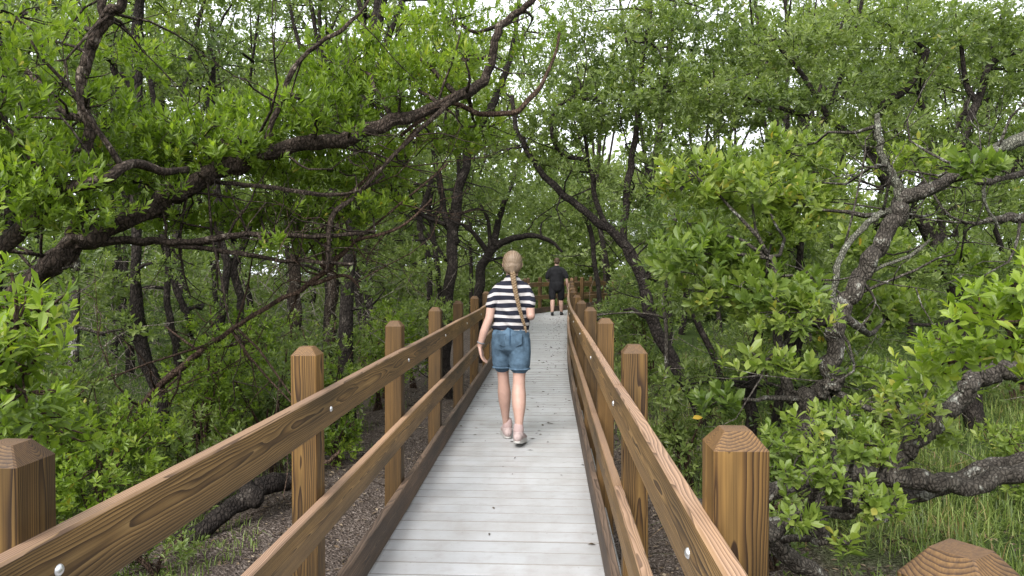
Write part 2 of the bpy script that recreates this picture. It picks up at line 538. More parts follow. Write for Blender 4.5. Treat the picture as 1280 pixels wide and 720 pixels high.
# ------------------------------------------------------------------ ground
def build_ground():
    t = np.linspace(-1, 1, 161)
    k = 5.6
    g = np.sinh(t * k) / math.sinh(k) * 400
    X, Y = np.meshgrid(g, g + 5.0)
    Z = ground_z(X, Y) + 0.02 * rng.normal(size=X.shape) * (np.hypot(X, Y - 5) < 12)
    n = len(g)
    v = np.stack([X.ravel(), Y.ravel(), Z.ravel()], 1)
    idx = np.arange(n * n).reshape(n, n)
    f = np.stack([idx[:-1, :-1], idx[:-1, 1:], idx[1:, 1:], idx[1:, :-1]], -1).reshape(-1, 4)
    o = link('ground', mesh_from('ground', v, f, np.full(len(f), 4), smooth=True), mat=M_GROUND)
    tag(o, kind='structure', label='dark mud ground with leaf litter and moss under the mangroves')


build_ground()

# ------------------------------------------------------------------ boardwalk
bw = empty('boardwalk', path(0, 0))
tag(bw, 'pale grey boardwalk of crosswise composite planks running through the mangroves', 'boardwalk')
BW_INV = Matrix.Translation(path(0, 0)).inverted()
POSTS = {-1: [1.2 + 1.565 * k for k in range(-2, 23)], 1: [1.37 + 1.58 * k for k in range(-2, 23)]}
PITCHB = 0.15
GAP = 0.006


def board_mesh(name, a0, a1, b0, b1, z0=-0.026, z1=0.0):
    """plank between near end points a (left,right) and far end points b, local coords, rounded top edges"""
    # four corners: near-left, near-right, far-right, far-left
    c = np.array([a0, a1, b1, b0], dtype=float)
    cen = c.mean(0)
    e = 0.004
    inn = c.copy()
    for i in range(4):
        inn[i, 1] += e if i < 2 else -e
        inn[i, 0] += e if i in (0, 3) else -e
    v = [(*p, z0) for p in c] + [(*p, z1 - e) for p in c] + [(*p, z1) for p in inn]
    f = [(3, 2, 1, 0)]
    for lo in (0, 4):
        for i in range(4):
            j = (i + 1) % 4
            f.append((lo + i, lo + j, lo + 4 + j, lo + 4 + i))
    f.append((8, 9, 10, 11))
    return mesh_from(name, v, [i for a in f for i in a], [len(a) for a in f])


shared = {}
s = -1.7
while s < 33.5:
    mid = s + PITCHB / 2
    el, er = [0.593 if min(abs(mid - ps) for ps in POSTS[q]) < 0.05 + PITCHB / 2 - 0.01 else 0.648 for q in (-1, 1)]
    p = path(mid); h = float(np.interp(mid, S_ARR, HEAD))
    straight = mid < 8.2 or 13.4 < mid < 21.2 or mid > 24
    if straight:
        key = (el, er)
        if key not in shared:
            y0, y1 = -PITCHB / 2 + GAP / 2, PITCHB / 2 - GAP / 2
            shared[key] = board_mesh('deck_board', (-el, y0), (er, y0), (-el, y1), (er, y1))
        me = shared[key]
    else:
        M = (Matrix.Translation(p) @ Matrix.Rotation(-h, 4, 'Z')).inverted()
        q = [(M @ path(ss, ll)).xy for ss, ll in ((s + GAP / 2, -el), (s + GAP / 2, er), (s + PITCHB - GAP / 2, -el), (s + PITCHB - GAP / 2, er))]
        me = board_mesh('deck_board', q[0], q[1], q[2], q[3])
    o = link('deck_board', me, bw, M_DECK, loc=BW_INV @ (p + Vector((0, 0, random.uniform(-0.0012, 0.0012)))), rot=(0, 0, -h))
    s += PITCHB
# stringers under the planks
for l in (-0.5, 0.5):
    g = Geo()
    ss = np.arange(-1.7, 33.5, 0.4)
    rings = []
    for a in ss:
        for dl, z in ((-0.02, -0.24), (0.02, -0.24), (0.02, -0.03), (-0.02, -0.03)):
            rings.append(tuple(BW_INV @ path(a, l + dl, z)))
    f = []
    for i in range(len(ss) - 1):
        for k in range(4):
            f.append((i * 4 + k, i * 4 + (k + 1) % 4, (i + 1) * 4 + (k + 1) % 4, (i + 1) * 4 + k))
    f += [(0, 1, 2, 3), tuple((len(ss) - 1) * 4 + k for k in (3, 2, 1, 0))]
    g.add(rings, f)
    link('joist', g.mesh('joist'), bw, M_STRINGER)


# ------------------------------------------------------------------ railings
def post_mesh(w, z0, z1, jitter=0.0):
    """square post with four sloping facets cut round a small flat top"""
    a = w / 2; c = 0.0035; t = a * 0.5; zs = z1 - 0.032
    def ring(r, ch, z): return [(-r + ch, -r, z), (r - ch, -r, z), (r, -r + ch, z), (r, r - ch, z), (r - ch, r, z), (-r + ch, r, z), (-r, r - ch, z), (-r, -r + ch, z)]
    v = ring(a, c, z0) + ring(a, c, zs) + ring(t, 0.002, z1)
    f = [tuple(range(8))[::-1], tuple(range(16, 24))]
    for lo in (0, 8):
        for i in range(8): f.append((lo + i, lo + (i + 1) % 8, lo + 8 + (i + 1) % 8, lo + 8 + i))
    return mesh_from('post', v, [i for q in f for i in q], [len(q) for q in f])


def rail_board(parent, inv, name, s0, s1, l0, l1, z0, z1, mat):
    """board swept along the walkway between s0 and s1; local x along its length"""
    A = path(s0, (l0 + l1) / 2, (z0 + z1) / 2); B = path(s1, (l0 + l1) / 2, (z0 + z1) / 2)
    d = (B - A); ang = math.atan2(d.y, d.x)
    M = Matrix.Translation(A) @ Matrix.Rotation(ang, 4, 'Z')
    Mi = M.inverted()
    n = max(2, int((s1 - s0) / 0.35))
    c = 0.005
    la, lb = min(l0, l1), max(l0, l1)
    prof = [(la + c, z0), (lb - c, z0), (lb, z0 + c), (lb, z1 - c), (lb - c, z1), (la + c, z1), (la, z1 - c), (la, z0 + c)]
    v = []
    for i in range(n + 1):
        ss = s0 + (s1 - s0) * i / n
        wz = 0.0022 * math.sin(ss * 2.1 + l0 * 9 + z1 * 5)
        for l, z in prof: v.append(tuple(Mi @ path(ss, l, z + wz)))
    f = []
    for i in range(n):
        for k in range(8): f.append((i * 8 + k, (i + 1) * 8 + k, (i + 1) * 8 + (k + 1) % 8, i * 8 + (k + 1) % 8))
    f += [tuple(range(8)), tuple(n * 8 + k for k in range(8))[::-1]]
    me = mesh_from(name, v, [i for q in f for i in q], [len(q) for q in f])
    bm = bmesh.new(); bm.from_mesh(me); bmesh.ops.recalc_face_normals(bm, faces=bm.faces); bm.to_mesh(me); bm.free()
    o = link(name, me, parent, mat)
    o.matrix_local = inv @ M
    return o


def dome_mesh(r, h):
    v = [(0, 0, h)]; f = []
    rings = 4; seg = 12
    for i in range(1, rings + 1):
        a = i / rings * math.pi / 2
        for k in range(seg):
            t = k * 2 * math.pi / seg
            v.append((r * math.sin(a) * math.cos(t), r * math.sin(a) * math.sin(t), h * math.cos(a)))
    for k in range(seg): f.append((0, 1 + k, 1 + (k + 1) % seg))
    for i in range(rings - 1):
        for k in range(seg): f.append((1 + i * seg + k, 1 + (i + 1) * seg + k, 1 + (i + 1) * seg + (k + 1) % seg, 1 + i * seg + (k + 1) % seg))
    return mesh_from('bolt', v, [i for q in f for i in q], [len(q) for q in f], smooth=True)


BOLT = dome_mesh(0.011, 0.007)
POSTM = post_mesh(0.1, -0.75, 1.16)


def railing(side, label, joints, first_s):
    o = empty('railing', path(first_s, side * 0.64))
    tag(o, label, 'railing', 'railings along the boardwalk')
    inv = Matrix.Translation(o.location).inverted()
    for ps in POSTS[side]:
        if ps < first_s - 0.05: continue
        p = path(ps, side * (HALF + 0.0385 + 0.05)); h = float(np.interp(ps, S_ARR, HEAD))
        tilt = (random.uniform(-0.006, 0.006), random.uniform(-0.006, 0.006), -h + random.uniform(-0.03, 0.03))
        q = link('post', POSTM, o, M_POST, loc=inv @ p, rot=tilt)
        q.location.z += random.uniform(-0.008, 0.008)
        bp = path(ps, side * (HALF - 0.0002), 0.925 + random.uniform(-0.01, 0.01))
        m = Matrix.Translation(inv @ bp) @ Matrix.Rotation(-h, 4, 'Z') @ Matrix.Rotation(-side * math.pi / 2, 4, 'Y')
        bo = link('bolt', BOLT, o, M_STEEL); bo.matrix_local = m
    for name, z0, z1, mat, sh in (('top_rail', 0.855, 0.995, M_RAIL, 0), ('middle_rail', 0.44, 0.578, M_RAIL, 0), ('kickboard', 0.022, 0.185, M_KICK, 0)):
        for a, b in zip(joints[:-1], joints[1:]):
            rail_board(o, inv, name, a + 0.0015, b - 0.0015, side * HALF, side * (HALF + 0.038), z0, z1, mat)
    return o


Lr = railing(-1, 'brown timber railing on the left of the boardwalk, with bolted rails and square posts', [-1.7, POSTS[-1][5]] + [POSTS[-1][5] + 4.695 * k for k in (1, 2, 3, 4, 5)] + [POSTS[-1][-1] + 0.1], -1.7)
Rr = railing(1, 'brown timber railing on the right of the boardwalk, beside the striped shirt walker', [0.86] + [POSTS[1][3] + 4.74 * k for k in range(0, 6)] + [POSTS[1][-1] + 0.1], 0.86)

# corner post of the side landing at the lower right, with its short railing running back
cr = empty('corner_railing', (0.51, 0.81, 0.0))
tag(cr, 'short timber railing starting at the turned corner post, lowest at the right edge', 'railing', 'railings along the boardwalk')
cpm = post_mesh(0.097, -0.75, 1.137)
link('post', cpm, cr, M_POST, loc=(0, 0, 0), rot=(0, 0, R(33)))
for z0, z1 in ((0.855, 0.99), (0.44, 0.578)):
    v, f = box_vf(0, 2.2, -0.019, 0.019, z0, z1)
    g = Geo(); g.add(v, f)
    link('rail', g.mesh('rail'), cr, M_RAIL, loc=(0.05, -0.105, 0), rot=(0, 0, R(-52)))
link('post', cpm, cr, M_POST, loc=(1.0, -1.24, 0), rot=(0, 0, R(33)))

# fallen leaves on the planks and on the mud
def flat_leaves(n, fn, lmin, lmax, tint):
    vs_, fs, tt = [], [], []
    for i in range(n):
        x, y, z = fn()
        L_ = random.uniform(lmin, lmax); w = L_ * random.uniform(0.3, 0.5); a = random.uniform(0, 6.283)
        c, s_ = math.cos(a), math.sin(a)
        up = L_ * random.uniform(0.05, 0.35)
        b = len(vs_)
        for lx, ly, lz in ((-L_ / 2, 0, 0), (0, -w / 2, up * 0.6), (L_ / 2, 0, up * random.random()), (0, w / 2, up * random.random())):
            vs_.append((x + lx * c - ly * s_, y + lx * s_ + ly * c, z + lz + 0.002))
        fs += [b, b + 1, b + 2, b, b + 2, b + 3]; t = random.random() * tint; tt += [t, t]
    return mesh_from('leaf_litter', vs_, fs, np.full(n * 2, 3), tt)


def on_deck():
    while True:
        s_ = 2.5 + 22 * random.random() ** 0.8
        l = random.uniform(-0.55, 0.55)
        if s_ > 10 and random.random() < 0.6: l = random.uniform(0.1, 0.54)
        if random.random() < (0.25 if s_ < 6 else 0.9):
            return path(s_, l)


lit = link('deck_leaf_litter', flat_leaves(760, on_deck, 0.014, 0.055, 0.5), mat=M_LITTER)
tag(lit, 'small dry brown leaves scattered over the pale boardwalk planks', 'leaf litter', kind='stuff')


def on_mud():
    while True:
        x = random.uniform(-6, 5); y = random.uniform(1.5, 14)
        if x > -3.2 or random.random() < 0.35:
            if float(path_dist(x, y)[0]) > 0.6:
                return x, y, float(ground_z(x, y)) + 0.012


lit2 = link('mud_leaf_litter', flat_leaves(16000, on_mud, 0.02, 0.06, 1.0), mat=M_LITTER)
tag(lit2, 'grey and brown dead leaves covering the mud beside the boardwalk', 'leaf litter', kind='stuff')

# ------------------------------------------------------------------ foliage
def nrm(a): return a / (np.linalg.norm(a, axis=-1, keepdims=True) + 1e-9)


def sprig_leaves(cen, axis, L, n_per, wid=0.4, detail=1, tint=(0.45, 0.2), spread=(28, 78)):
    """rosettes of leaves at shoot tips; returns verts, faces, sizes, tint"""
    N = len(cen)
    cen = np.repeat(cen, n_per, 0); ax = np.repeat(nrm(axis), n_per, 0)
    M = len(cen)
    k = np.tile(np.arange(n_per), N)
    ref = np.where(np.abs(ax[:, 2:3]) < 0.9, np.array([[0, 0, 1.0]]), np.array([[1.0, 0, 0]]))
    u = nrm(np.cross(ax, ref)); v = np.cross(ax, u)
    az = k * 2.4 + np.repeat(rng.uniform(0, 6.28, N), n_per) + rng.normal(0, 0.25, M)
    frac = 1 - k / max(1, n_per - 1)                         # lower leaves open wider
    pol = np.radians(spread[0] + (spread[1] - spread[0]) * frac + rng.normal(0, 9, M))
    side = u * np.cos(az)[:, None] + v * np.sin(az)[:, None]
    d = nrm(ax * np.cos(pol)[:, None] + side * np.sin(pol)[:, None] + rng.normal(0, 0.08, (M, 3)))
    Lk = L * np.repeat(rng.uniform(0.68, 1.25, N), n_per) * rng.uniform(0.6, 1.15, M)
    o = cen - ax * (frac * L * 0.9 + rng.uniform(-0.2, 0.2, M) * L)[:, None]
    nn = nrm(ax - d * np.sum(ax * d, 1)[:, None] + rng.normal(0, 0.25, (M, 3)))
    w = nrm(np.cross(d, nn)); nn = np.cross(w, d)
    lk = Lk[:, None]
    ti = np.repeat(np.clip(rng.normal(tint[0], tint[1] * 0.6, N), 0, 0.93), n_per) + rng.normal(0, tint[1] * 0.6, M) - 0.12 * frac
    ti = np.clip(ti, 0, 0.92)
    ti[rng.random(M) < 0.003] = 0.96
    if detail == 1:
        ww = lk * wid / 2
        V = np.stack([o, o + d * lk * 0.55 - w * ww + nn * lk * 0.06, o + d * lk, o + d * lk * 0.55 + w * ww + nn * lk * 0.06], 1)
        F = (np.arange(M) * 4)[:, None] + np.array([[0, 1, 2, 0, 2, 3]])
        return V.reshape(-1, 3), F.ravel(), np.full(M * 2, 3), np.repeat(ti, 2)
    ww = lk * wid / 2
    dr = nn * lk
    V = np.stack([o,
                  o + d * lk * 0.33 - w * ww * 0.72 + dr * 0.05, o + d * lk * 0.7 - w * ww * 0.95 + dr * 0.03,
                  o + d * lk * 1.0 - dr * 0.07,
                  o + d * lk * 0.7 + w * ww * 0.95 + dr * 0.03, o + d * lk * 0.33 + w * ww * 0.72 + dr * 0.05,
                  o + d * lk * 0.33, o + d * lk * 0.7 - dr * 0.02], 1)
    F = (np.arange(M) * 8)[:, None] + np.array([[0, 6, 1, 6, 7, 2, 1, 7, 3, 2, 0, 5, 6, 6, 5, 4, 7, 7, 4, 3]])
    S = np.tile(np.array([3, 4, 3, 3, 4, 3]), M)
    return V.reshape(-1, 3), F.ravel(), S, np.repeat(ti, 6)


def thin(V, T):
    """far crowns: three leaves out of four, each a little larger"""
    V = V.reshape(-1, 4, 3); T = T.reshape(-1, 2)
    k = np.arange(len(V)) % 4 != 3
    V = V[k]; T = T[k]; V = V[:, :1] + (V - V[:, :1]) * 1.155
    m = len(V)
    return V.reshape(-1, 3), ((np.arange(m) * 4)[:, None] + np.array([[0, 1, 2, 0, 2, 3]])).ravel(), np.full(m * 2, 3), T.ravel()


class Leaves:
    def __init__(self): self.V = []; self.F = []; self.S = []; self.T = []; self.n = 0
    def add(self, V, F, S, T):
        self.V.append(V); self.F.append(F + self.n); self.S.append(S); self.T.append(T); self.n += len(V)
    def mesh(self, name):
        return mesh_from(name, np.concatenate(self.V), np.concatenate(self.F), np.concatenate(self.S), np.concatenate(self.T))


TOTAL = [0]


def gapnoise(p, sc, seed):
    q = p / sc + seed
    return (np.sin(q[:, 0] * 2.1 + 1.7 * np.sin(q[:, 1] * 1.3)) + np.sin(q[:, 1] * 2.3 + 1.9 * np.sin(q[:, 2] * 1.7 + 1)) + np.sin(q[:, 2] * 2.9 + 1.5 * np.sin(q[:, 0] * 1.9 + 2))) / 3


def clump_sprigs(c, r, n, up=0.7, gap=0.0):
    """shoot tips through an ellipsoid clump, denser towards its upper shell, thinned by noise"""
    m = int(n * 1.8) + 4
    d = nrm(rng.normal(size=(m, 3)))
    rad = rng.uniform(0.25, 1, m) ** 0.6
    p = d * rad[:, None] * np.asarray(r)
    p = p + np.asarray(c)
    keep = gapnoise(p, max(0.12, min(r) * 0.45), c[0] * 3.1) > (-0.25 + gap)
    keep &= ~((path_dist(p[:, 0], p[:, 1]) < 0.95) & (p[:, 2] < 2.6))
    p = p[keep][:n]; d = d[keep][:n]
    if len(p) == 0: return p, p
    ax = nrm(d * 0.8 + np.array([0, 0, up]) + rng.normal(0, 0.35, p.shape))
    return p, ax


def curved(a, b, sag=0.12, n=5):
    a = np.asarray(a); b = np.asarray(b)
    t = np.linspace(0, 1, n)[:, None]
    L_ = np.linalg.norm(b - a)
    mid = rng.normal(0, sag * L_, 3)
    return a + (b - a) * t + mid * np.sin(t * math.pi) + rng.normal(0, 0.02 * L_, (n, 3)) * np.sin(t * math.pi)


def tree(name, label, cat, limbs, clumps, bark, leaf, L=0.075, n_per=9, wid=0.4, detail=1, tint=(0.45, 0.2),
         sides=8, twigs=8, base=None, group=None, rough=0.05, up=0.7, gap=0.0, twig_r=0.006, dens=1.6, pale=(), bare=0, single=0, spread=(28, 78)):
    """limbs: lists of (x,y,z,radius); clumps: (centre, radii, number of shoots)"""
    if base is None: base = limbs[0][0][:3]
    root = empty(name, tuple(base)); tag(root, label, cat, group)
    b = np.asarray(base, dtype=float)
    tg = Geo(); bg_ = Geo(); limb_g = []
    allp = []
    for i, lm in enumerate(limbs):
        sp = smooth_path(lm, 12 if sides > 9 else 7, 0.0)
        j = rng.normal(0, 1, (len(sp), 3)) * sp[:, 3:4] * 0.42
        for _ in range(2): j[1:-1] = j[:-2] * .3 + j[1:-1] * .4 + j[2:] * .3
        pts = sp[:, :3] + j
        gg = tg if i == 0 else Geo()
        tube(gg, pts - b, np.maximum(sp[:, 3], 0.003), sides, rough)
        if i: limb_g.append(gg)
        allp.append(np.column_stack([pts, sp[:, 3]]))
    allp = np.concatenate(allp)
    for _ in range(bare):
        q = allp[rng.integers(0, len(allp))]
        d_ = nrm(rng.normal(size=3) * [1, .7, .8] + [0, 0, .25]); ln_ = rng.uniform(.3, 1.3)
        cp = curved(q[:3], q[:3] + d_ * ln_, .16, 8)
        r0 = min(q[3] * .5, .012)
        tube(bg_, cp - b, np.linspace(r0, .0015, 8), 4, .05)
        for _k in range(3):
            m_ = cp[rng.integers(2, 7)]; d2 = nrm(d_ + rng.normal(0, .7, 3)) * ln_ * rng.uniform(.25, .6)
            tube(bg_, curved(m_, m_ + d2, .14, 5) - b, np.linspace(r0 * .5, .001, 5), 3)
    lv = Leaves()
    for c, r, n in clumps:
        c = np.asarray(c, dtype=float)
        cand = allp[allp[:, 3] < max(0.2, allp[:, 3].max() * 1.1)]
        dd = np.linalg.norm(cand[:, :3] - c, axis=1) + np.maximum(0, cand[:, 2] - c[2]) * 0.8
        near = cand[np.argmin(dd)]
        if dd.min() > 0.15:
            cp = curved(near[:3], c, 0.1, 6)
            r0 = min(near[3] * 0.7, 0.012 + 0.018 * np.linalg.norm(c - near[:3]))
            tube(bg_, cp - b, np.linspace(r0, 0.007, 6), 5, 0.05)
        p, ax = clump_sprigs(c, r, int(n * dens), up, gap)
        if len(p) == 0: continue
        for q in p[rng.integers(0, len(p), min(twigs, len(p)))]:
            st = c + (q - c) * rng.uniform(0, 0.25)
            cp = curved(st, q, 0.12, 4)
            tube(bg_, cp - b, np.linspace(twig_r, twig_r * 0.4, 4), 3)
        V, F, S, T = sprig_leaves(p - b, ax, L * rng.uniform(.88, 1.12), n_per, wid * rng.uniform(.9, 1.1), detail, (tint[0] + rng.normal(0, .13), tint[1]), spread)
        if detail == 1 and b[1] > 14: V, F, S, T = thin(V, T)
        lv.add(V, F, S, T); TOTAL[0] += len(S)
    link('trunk', tg.mesh('trunk', True), root, bark)
    for i, gg in enumerate(limb_g): link('limb', gg.mesh('limb', True), root, M_LICHENPALE if i + 1 in pale else bark)
    if bg_.n: tag(link('twigs', bg_.mesh('twigs', True), root, bark), kind='stuff')
    if lv.n and single and detail == 2:
        # the leaves that show largest are objects of their own
        V = np.concatenate(lv.V).reshape(-1, 8, 3); T = np.concatenate(lv.T).reshape(-1, 6)[:, 0]
        cen = V.mean(1) + b
        size = np.linalg.norm(V[:, 3] - V[:, 0], axis=1) / np.maximum(cen[:, 1], .3)
        inview = np.abs(cen[:, 0]) < .7 * cen[:, 1]
        order = np.argsort(-(size * inview)); big, rest = order[:single], order[single:]
        F6 = [0, 6, 1, 6, 7, 2, 1, 7, 3, 2, 0, 5, 6, 6, 5, 4, 7, 7, 4, 3]; S6 = [3, 4, 3, 3, 4, 3]
        for i in big:
            o0 = V[i, 0].copy()
            link('leaf', mesh_from('leaf', V[i] - o0, F6, S6, [T[i]] * 6), root, leaf, loc=o0)
        m = len(rest)
        F = (np.arange(m) * 8)[:, None] + np.array([F6])
        tag(link('crown', mesh_from('crown', V[rest].reshape(-1, 3), F.ravel(), np.tile(S6, m), np.repeat(T[rest], 6)), root, leaf), kind='stuff')
    elif lv.n: tag(link('crown', lv.mesh('crown'), root, leaf), kind='stuff')
    return root


def PL(d, *pts):
    """limb from (px, py, half width in px[, depth]) at depth d"""
    out = []
    for p in pts:
        dd = p[3] if len(p) > 3 else d
        out.append((*P(p[0], p[1], dd), p[2] / 900.0 * dd))
    return out


def PC(px, py, d, rx, rz, n, ry=None):
    return (P(px, py, d), (rx, ry if ry else rx * 0.9, rz), n)


def gp(x, y, r): return (x, y, GZ - 0.1, r)


# ---- T1: the big leaning tree on the left
t1 = [
    [gp(-5.1, 4.6, 0.13)] + PL(5.0, (-60, 430, 17, 4.9), (20, 367, 15, 5.0), (62, 330, 15, 5.0), (110, 300, 15, 5.1), (200, 252, 13, 5.3), (250, 226, 13, 5.4), (290, 207, 12, 5.5), (330, 190, 11, 5.6),
                               (420, 177, 10, 5.8), (465, 160, 10, 5.9), (530, 138, 8, 6.1), (590, 112, 7, 6.3), (612, 85, 6, 6.4), (620, 45, 6, 6.4), (640, 20, 5, 6.5), (664, 2, 4, 6.5), (690, -40, 3, 6.6)),
    PL(5.1, (85, 315, 10), (100, 270, 9, 5.0), (112, 235, 8, 4.9), (110, 180, 8, 4.9), (103, 110, 9, 4.9), (112, 60, 8, 4.9), (128, 28, 9, 4.9), (150, 5, 8, 4.9), (175, -40, 6, 4.9)),
    PL(4.9, (105, 150, 5), (80, 140, 5), (62, 118, 4), (40, 95, 5), (22, 75, 4)),
    PL(4.9, (128, 28, 6), (127, 5, 6), (122, -40, 5)),
    PL(5.1, (110, 303, 7, 5.1), (180, 300, 6, 5.3), (240, 303, 6, 5.4), (300, 295, 5, 5.5), (350, 292, 4, 5.6), (400, 296, 4, 5.8), (470, 290, 3, 6.0)),
    PL(5.3, (200, 303, 4, 5.35), (290, 315, 4, 5.5), (350, 325, 3, 5.7), (400, 327, 3, 5.8), (440, 330, 2, 5.9)),
    PL(5.5, (325, 188, 4), (350, 130, 4), (362, 95, 4), (385, 65, 3), (430, 35, 3), (455, 10, 2), (470, -20, 2)),
    PL(5.5, (270, 228, 3, 5.5), (330, 233, 3), (400, 243, 3, 5.7), (450, 238, 2, 5.9), (480, 220, 2, 6)),
    PL(6.1, (560, 128, 4), (500, 185, 3, 6.0), (450, 240, 3, 5.9), (415, 270, 4, 5.8), (411, 310, 3, 5.8), (408, 340, 2, 5.8)),
]
t1 = [[(x, y, z, r * .76) for x, y, z, r in lm] for lm in t1]
c1 = [PC(90, 165, 4.8, .55, .3, 130), PC(170, 200, 5.1, .6, .3, 150), PC(230, 165, 5.3, .6, .3, 160), PC(300, 150, 5.4, .6, .28, 150), PC(370, 140, 5.6, .6, .3, 150), PC(440, 120, 5.8, .6, .33, 150),
      PC(500, 95, 6.0, .6, .35, 150), PC(550, 70, 6.2, .55, .35, 130), PC(480, 40, 6.1, .6, .3, 120), PC(420, 75, 5.8, .6, .3, 120), PC(560, 15, 6.3, .55, .3, 100),
      PC(40, 190, 4.7, .5, .3, 120), PC(130, 235, 5.0, .5, .2, 100), PC(200, 180, 4.9, .6, .25, 120), PC(260, 195, 5.2, .5, .2, 90), PC(330, 220, 5.6, .5, .17, 80), PC(380, 215, 5.7, .5, .2, 90),
      PC(440, 215, 5.9, .5, .22, 100), PC(500, 205, 6.0, .5, .25, 110), PC(300, 270, 5.5, .5, .13, 80), PC(370, 268, 5.6, .55, .14, 90), PC(440, 268, 5.8, .5, .16, 80), PC(340, 308, 5.6, .45, .1, 50), PC(390, 318, 5.8, .4, .1, 45),
      PC(240, 285, 5.4, .4, .12, 50), PC(170, 280, 5.1, .4, .13, 60), PC(540, 175, 6.2, .5, .22, 80), PC(570, 110, 6.4, .45, .2, 60), PC(60, 40, 4.9, .5, .25, 60), PC(140, 60, 5.1, .4, .2, 40),
      PC(30, 100, 4.8, .4, .2, 50), PC(600, 165, 6.4, .4, .2, 50), PC(660, 30, 6.6, .5, .25, 60)]
c1 = [(c + np.array([0, .5, .1]), r, n) for c, r, n in c1]
c1 += [PC(215, 232, 5.0, .14, .09, 7), PC(395, 150, 5.5, .2, .1, 16), PC(500, 120, 5.8, .2, .12, 18), PC(330, 300, 5.2, .15, .07, 8), PC(300, 175, 5.3, .18, .08, 14), PC(440, 160, 5.6, .12, .06, 6), PC(580, 70, 6.0, .2, .12, 16), PC(110, 120, 4.6, .1, .08, 5), PC(365, 120, 5.3, .14, .12, 9)]
tree('leaning_mangrove', 'large leaning mangrove with thick ridged trunk rising from the left edge across the view', 'tree', t1, c1, M_BARK, M_LEAF_BRIGHT, 0.072, 10, 0.34, 1, (0.5, 0.22), sides=14, twigs=12, bare=70, up=1.2, spread=(18, 62), dens=1.25, gap=.08, base=(-5.1, 4.6, GZ), rough=0.17)

# ---- T1b: second stem from the lower left
t1b = [[gp(-4.6, 3.6, 0.1)] + PL(4.4, (-80, 390, 13), (0, 312, 11), (35, 280, 10), (75, 243, 8), (130, 222, 7), (165, 205, 6, 4.6), (210, 215, 5, 4.9), (235, 210, 4, 5.2))]
c1b = [PC(5, 240, 4.2, .4, .25, 90), PC(60, 225, 4.4, .4, .2, 70), PC(100, 265, 4.5, .4, .15, 50), PC(0, 140, 4.2, .4, .3, 70), PC(20, 20, 4.2, .4, .2, 40), PC(-40, 80, 4.2, .5, .4, 80)]
tree('leaning_mangrove', 'shorter leaning mangrove stem at the left edge, below the big leaning trunk', 'tree', t1b, c1b, M_BARK, M_LEAF_BRIGHT, 0.072, 10, 0.34, 1, (0.55, 0.22), sides=8, twigs=9, up=1.2, spread=(18, 62), dens=1.5, base=(-4.6, 3.6, GZ), rough=0.08)

# ---- near bright bush at the left edge
c_nb = [PC(25, 400, 2.6, .2, .15, 34), PC(50, 390, 2.8, .18, .12, 24), PC(15, 450, 2.5, .2, .15, 34), PC(30, 490, 2.5, .2, .13, 30), PC(20, 530, 2.6, .25, .12, 32), PC(-40, 430, 2.5, .25, .35, 60), PC(60, 530, 2.9, .22, .12, 24)]
tree('leafy_bush', 'bright green large leaved bush crowding the left edge above the nearest left post', 'bush',
     [[gp(-1.95, 2.7, 0.02)] + PL(2.6, (-10, 560, 5), (5, 470, 4), (20, 400, 3), (15, 340, 2)), PL(2.6, (0, 500, 3), (50, 440, 2), (60, 380, 2))],
     c_nb, M_BARKRED, M_LEAF_BRIGHT, 0.062, 9, 0.36, 2, (0.6, 0.25), sides=6, twigs=8, single=300, gap=.1, dens=.85, up=1.0, base=(-1.95, 2.7, GZ))

# ---- dead reddish leaning branch on the left
dead = [[gp(-3.5, 6.0, 0.05)] + PL(6.2, (178, 508, 6), (232, 455, 7), (265, 430, 6), (300, 405, 5), (345, 378, 5), (385, 357, 5), (420, 325, 5), (445, 300, 3), (500, 255, 2), (560, 205, 2)),
        PL(6.2, (385, 357, 4), (430, 345, 3), (450, 360, 2)), PL(6.2, (445, 300, 4), (500, 285, 3), (540, 250, 2)), PL(6.1, (411, 340, 3), (412, 280, 4), (445, 235, 3), (495, 190, 2), (520, 160, 2))]
dead = [[(x, y, z, r * .7) for x, y, z, r in lm] for lm in dead]
tree('dead_branch', 'dead reddish brown branch leaning through the thicket left of the striped shirt walker', 'branch', dead, [], M_BARKRED, M_LEAF_MID, sides=8, bare=40, base=(-3.5, 6.0, GZ), rough=0.14)

# ---- vine like stem crossing at the top centre
vine = [PL(6.6, (500, 170, 2, 6.4), (560, 130, 2.5, 6.4), (600, 142, 3, 6.5), (640, 141, 3, 6.6), (668, 118, 3, 6.7), (690, 78, 2, 6.8), (700, 40, 2, 6.9))]
tree('hanging_vine', 'bare brown vine sagging between the leaning trunk and the centre canopy', 'vine', vine, [], M_BARKRED, M_LEAF_MID, sides=6, rough=0.08)

